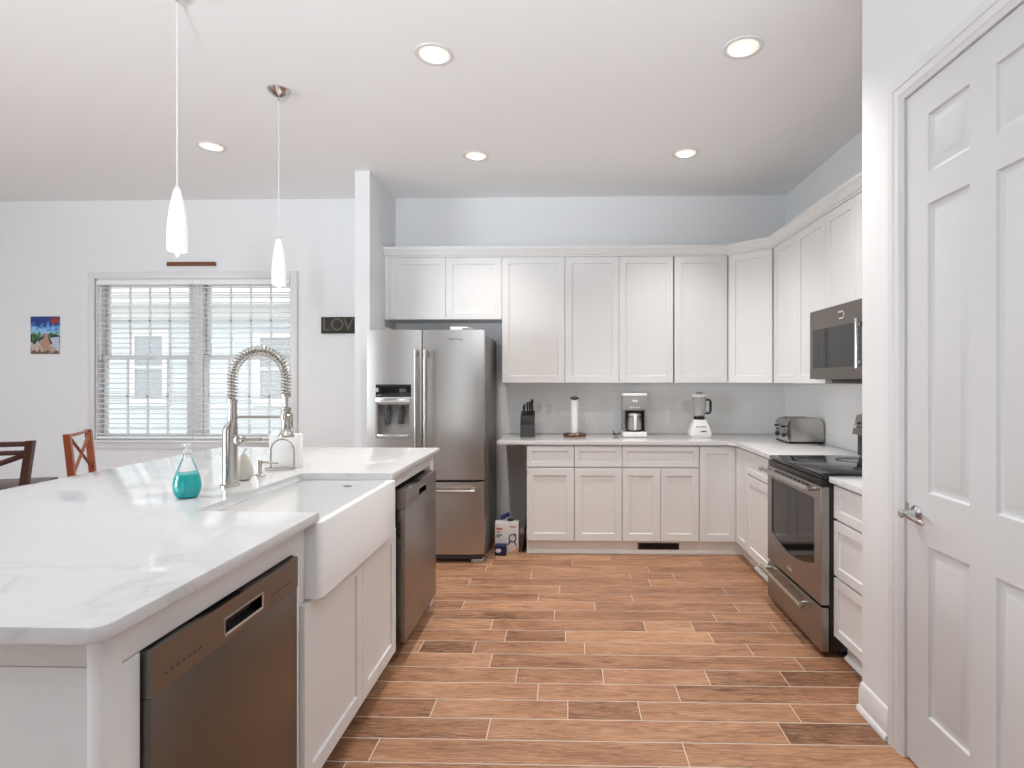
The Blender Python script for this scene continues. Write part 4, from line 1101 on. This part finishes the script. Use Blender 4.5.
# ------------------------------------------------------------------ wall decor
def photo():
    t = thing('wall_photo', 'small colourful outdoor photo print on the left wall area', 'picture', (-4.846, YW, 1.64))
    b = MB(); b.box(-4.984, -4.708, YW - .004, YW - .0005, 1.640, 1.989); o = b.build('print', M['photo'], t); 
    o.location = (0, 0, .11 + .0); 
    for v in o.data.vertices: v.co.z -= .11
    q = MB(); q.lathe([(.042, 0), (.042, -.0008)], (-4.755, YW - .0042, 1.950), 'y', 20, sx=1, sy=.75); q.build('red_shape', mat('photo_red', (.30, .04, .02), .4), t)
    q = MB(); y = YW - .0047; q.lathe([(.040, 0), (.040, -.0006)], (-4.840, YW - .0042, 1.735), 'y', 20, sx=1, sy=1.6); q.lathe([(.022, 0), (.022, -.0008)], (-4.835, YW - .0042, 1.81), 'y', 16); q.build('figure_shape', mat('photo_skin', (.45, .26, .19), .4), t)
    q = MB(); q.loops([[(-4.71, y, 1.66), (-4.71, y, 1.80), (-4.80, y, 1.79), (-4.745, y, 1.68)], [(-4.71, y - .0006, 1.66), (-4.71, y - .0006, 1.80), (-4.80, y - .0006, 1.79), (-4.745, y - .0006, 1.68)]]); q.build('pale_shape', mat('photo_pale', (.5, .55, .68), .4), t)
photo()
b = MB(); b.box(-3.687, -3.237, YW - .022, YW - .0005, 2.451, 2.486, .003)
tag(b.build('wooden_bar', noise_bump(mat('reddish_wood', (.17, .045, .012), .5), 30, .1, .001, (.1, 1, 1))), 'thin reddish-brown wooden bar mounted above the window', 'wall decor')
def love():
    x0, x1, z0, z1 = -2.249, -1.845, 1.825, 1.975
    t = thing('wall_sign', 'dark wooden LOVE sign partly hidden behind the stub wall', 'sign', (-2.05, YW, z0))
    b = MB(); b.box(x0, x1, YW - .02, YW - .0005, z0, z1, .002); b.build('board', M['sign_wood'], t)
    l = MB()
    for i, ch in enumerate('LOVE'): l.text(ch, .158, lambda x, y, n, i=i: (x0 + .048 + i * .102 + x, YW - .0202 - n, (z0 + z1) / 2 + y), .001)
    l.build('letters', M['sign_letter'], t)
love()

# ------------------------------------------------------------------ lights in the room
def recessed(x, y, label):
    t = thing('recessed_light', label, 'ceiling light', (x, y, ZC), 'recessed ceiling lights')
    b = MB(); b.lathe([(.098, -.0005), (.098, -.005), (.090, -.008), (.078, -.006), (.074, -.0006)], (x, y, ZC), seg=40, cap0=False, cap1=False); b.build('trim_ring', M['trim'], t)
    e = MB(); e.lathe([(.073, -.0008), (.073, -.002), (.060, -.003), (.01, -.0035)], (x, y, ZC), seg=36); e.build('lens', M['baffle'], t)  # baffle around the bulb, its lit look painted as glow
    e = MB(); e.lathe([(.044, -.0037), (.043, -.007), (.030, -.011), (.01, -.013)], (x, y + .014, ZC), seg=36); e.build('bulb', M['bulb'], t)
    l = bpy.data.lights.new('downlight', 'SPOT'); l.energy = LAMP_W * (1.12 if y < 3 else 1.0); l.color = LAMP_COL; l.spot_size = math.radians(124 if y < 3 else 104); l.spot_blend = 1.0; l.shadow_soft_size = .06
    o = bpy.data.objects.new('downlight', l); COL.objects.link(o); o.location = (0, 0, -.03); o.parent = t
recessed(-.678, 2.885, 'recessed ceiling light over the island aisle, nearest on the left')
recessed(.880, 2.863, 'recessed ceiling light nearest the white door')
recessed(-.674, 4.196, 'recessed ceiling light in front of the refrigerator cabinets, far left of the kitchen')
recessed(.869, 4.187, 'recessed ceiling light in front of the angled corner cabinet')
recessed(-2.53, 3.979, 'recessed ceiling light between the two pendant cords, toward the window')
def pendant(x, y, label):
    t = thing('pendant_light', label, 'pendant light', (x, y, ZC), 'glass pendants over the island')
    b = MB(); b.lathe([(.062, -.0005), (.062, -.006), (.050, -.022), (.025, -.038), (.008, -.045), (.006, -.060), (.003, -.062)], (x, y, ZC), seg=36); b.build('canopy', M['bronze' if False else 'chrome'], t)
    zt = 2.206
    c = MB(); c.tube([(x, y, ZC - .06), (x, y, zt + .01)], .0032, 8); c.build('cord', mat('white_cord', (.72, .72, .72), .4), t)
    k = MB(); k.lathe([(.006, .022), (.010, .018), (.012, 0)], (x, y, zt - .004), seg=20); k.build('socket_cap', M['silver'], t)
    s = MB()
    po = [(.012, 0), (.017, -.020), (.025, -.058), (.0325, -.107), (.0375, -.16), (.0392, -.205), (.0385, -.262)]
    pi_ = [(.0360, -.262), (.0366, -.205), (.0350, -.16), (.030, -.107), (.0225, -.058), (.0145, -.020), (.009, -.004)]
    s.lathe(po + pi_, (x, y, zt), seg=36, cap0=False, cap1=False); s.build('shade', M['lampglass'], t)
    u = MB(); u.lathe([(.008, -.05), (.009, -.09), (.014, -.12), (.020, -.16), (.018, -.21), (.010, -.262), (.004, -.285)], (x, y, zt), seg=24); u.build('bulb', M['bulb'], t)
pendant(-1.652, 2.37, 'white glass pendant light nearest the camera, in front of the window')
pendant(-1.652, 3.221, 'white glass pendant light farther along the island, left of the LOVE sign')

# ------------------------------------------------------------------ stools
def stool(label, loc, rz, m, zs=.755, skew=.0, braces=(1, -1), rails=2):
    """faces +Y in its own frame; back posts at the origin line"""
    t = local_thing('bar_stool', label, 'bar stool', loc, 'wooden cross-back bar stools', rz)
    W = .21; zt = 1.035
    for s in (-1, 1):
        b = MB(); x = s * W
        b.loops([[(x + dx, y + dy, z) for dx, dy in ((-.019, -.019), (.019, -.019), (.019, .019), (-.019, .019))] for x, y, z in ((x, -.03, 0), (x, 0, zs - .05), (x, .0, zs), (x * 1.03 + skew, -.035, zt - .008), (x * 1.03 + skew, -.037, zt))])
        b.build('back_post', m, t)
        b = MB(); b.loops([[(x * .95 + dx, .36 + dy, z) for dx, dy in ((-.018, -.018), (.018, -.018), (.018, .018), (-.018, .018))] for z in (0, zs - .03)]); b.build('leg', m, t)
    b = MB(); b.box(-W - .012, W + .012, -.02, .385, zs - .03, zs, .008, 3); b.build('seat', m, t)
    def rail(name, z0, z1, y, th=.022):
        o_ = skew * (z0 - zs) / (zt - zs)
        b = MB(); b.box(-W + .015 + o_, W - .015 + o_, y - th / 2, y + th / 2, z0, z1, .004); b.build(name, m, t)
    rail('top_rail', zt - .034 if rails == 2 else zt - .022, zt - .004, -.034)
    if rails == 2: rail('back_rail', zt - .085, zt - .058, -.028)
    for s in braces:
        b = MB(); zb = max(zs + .03, .76); b.tube([(s * (W - .015), -.010, zb), (-s * (W - .015) + skew * .6, -.024, zt - (.088 if rails == 2 else .03))], .016, 4, flat=.7); b.build('cross_brace', m, t)
    for y in (-.015, .36):
        b = MB(); b.box(-W + .015, W - .015, y - .011, y + .011, .27, .305, .003); b.build('stretcher', m, t)
    for s in (-1, 1):
        b = MB(); b.box(s * W - .011, s * W + .011, 0, .345, .30, .335, .003); b.build('stretcher', m, t)
    return t
stool('reddish cross-back wooden stool standing below the window, its back seen at an angle', (-3.405, 3.93, 0), math.radians(-64), M['wood_chair'], zs=.62, rails=1)
stool('dark cross-back wooden stool at the left edge of the photo, below the wall photo', (-3.465, 3.27, 0), math.radians(20), M['wood_dark'], skew=.042, braces=(-1,))
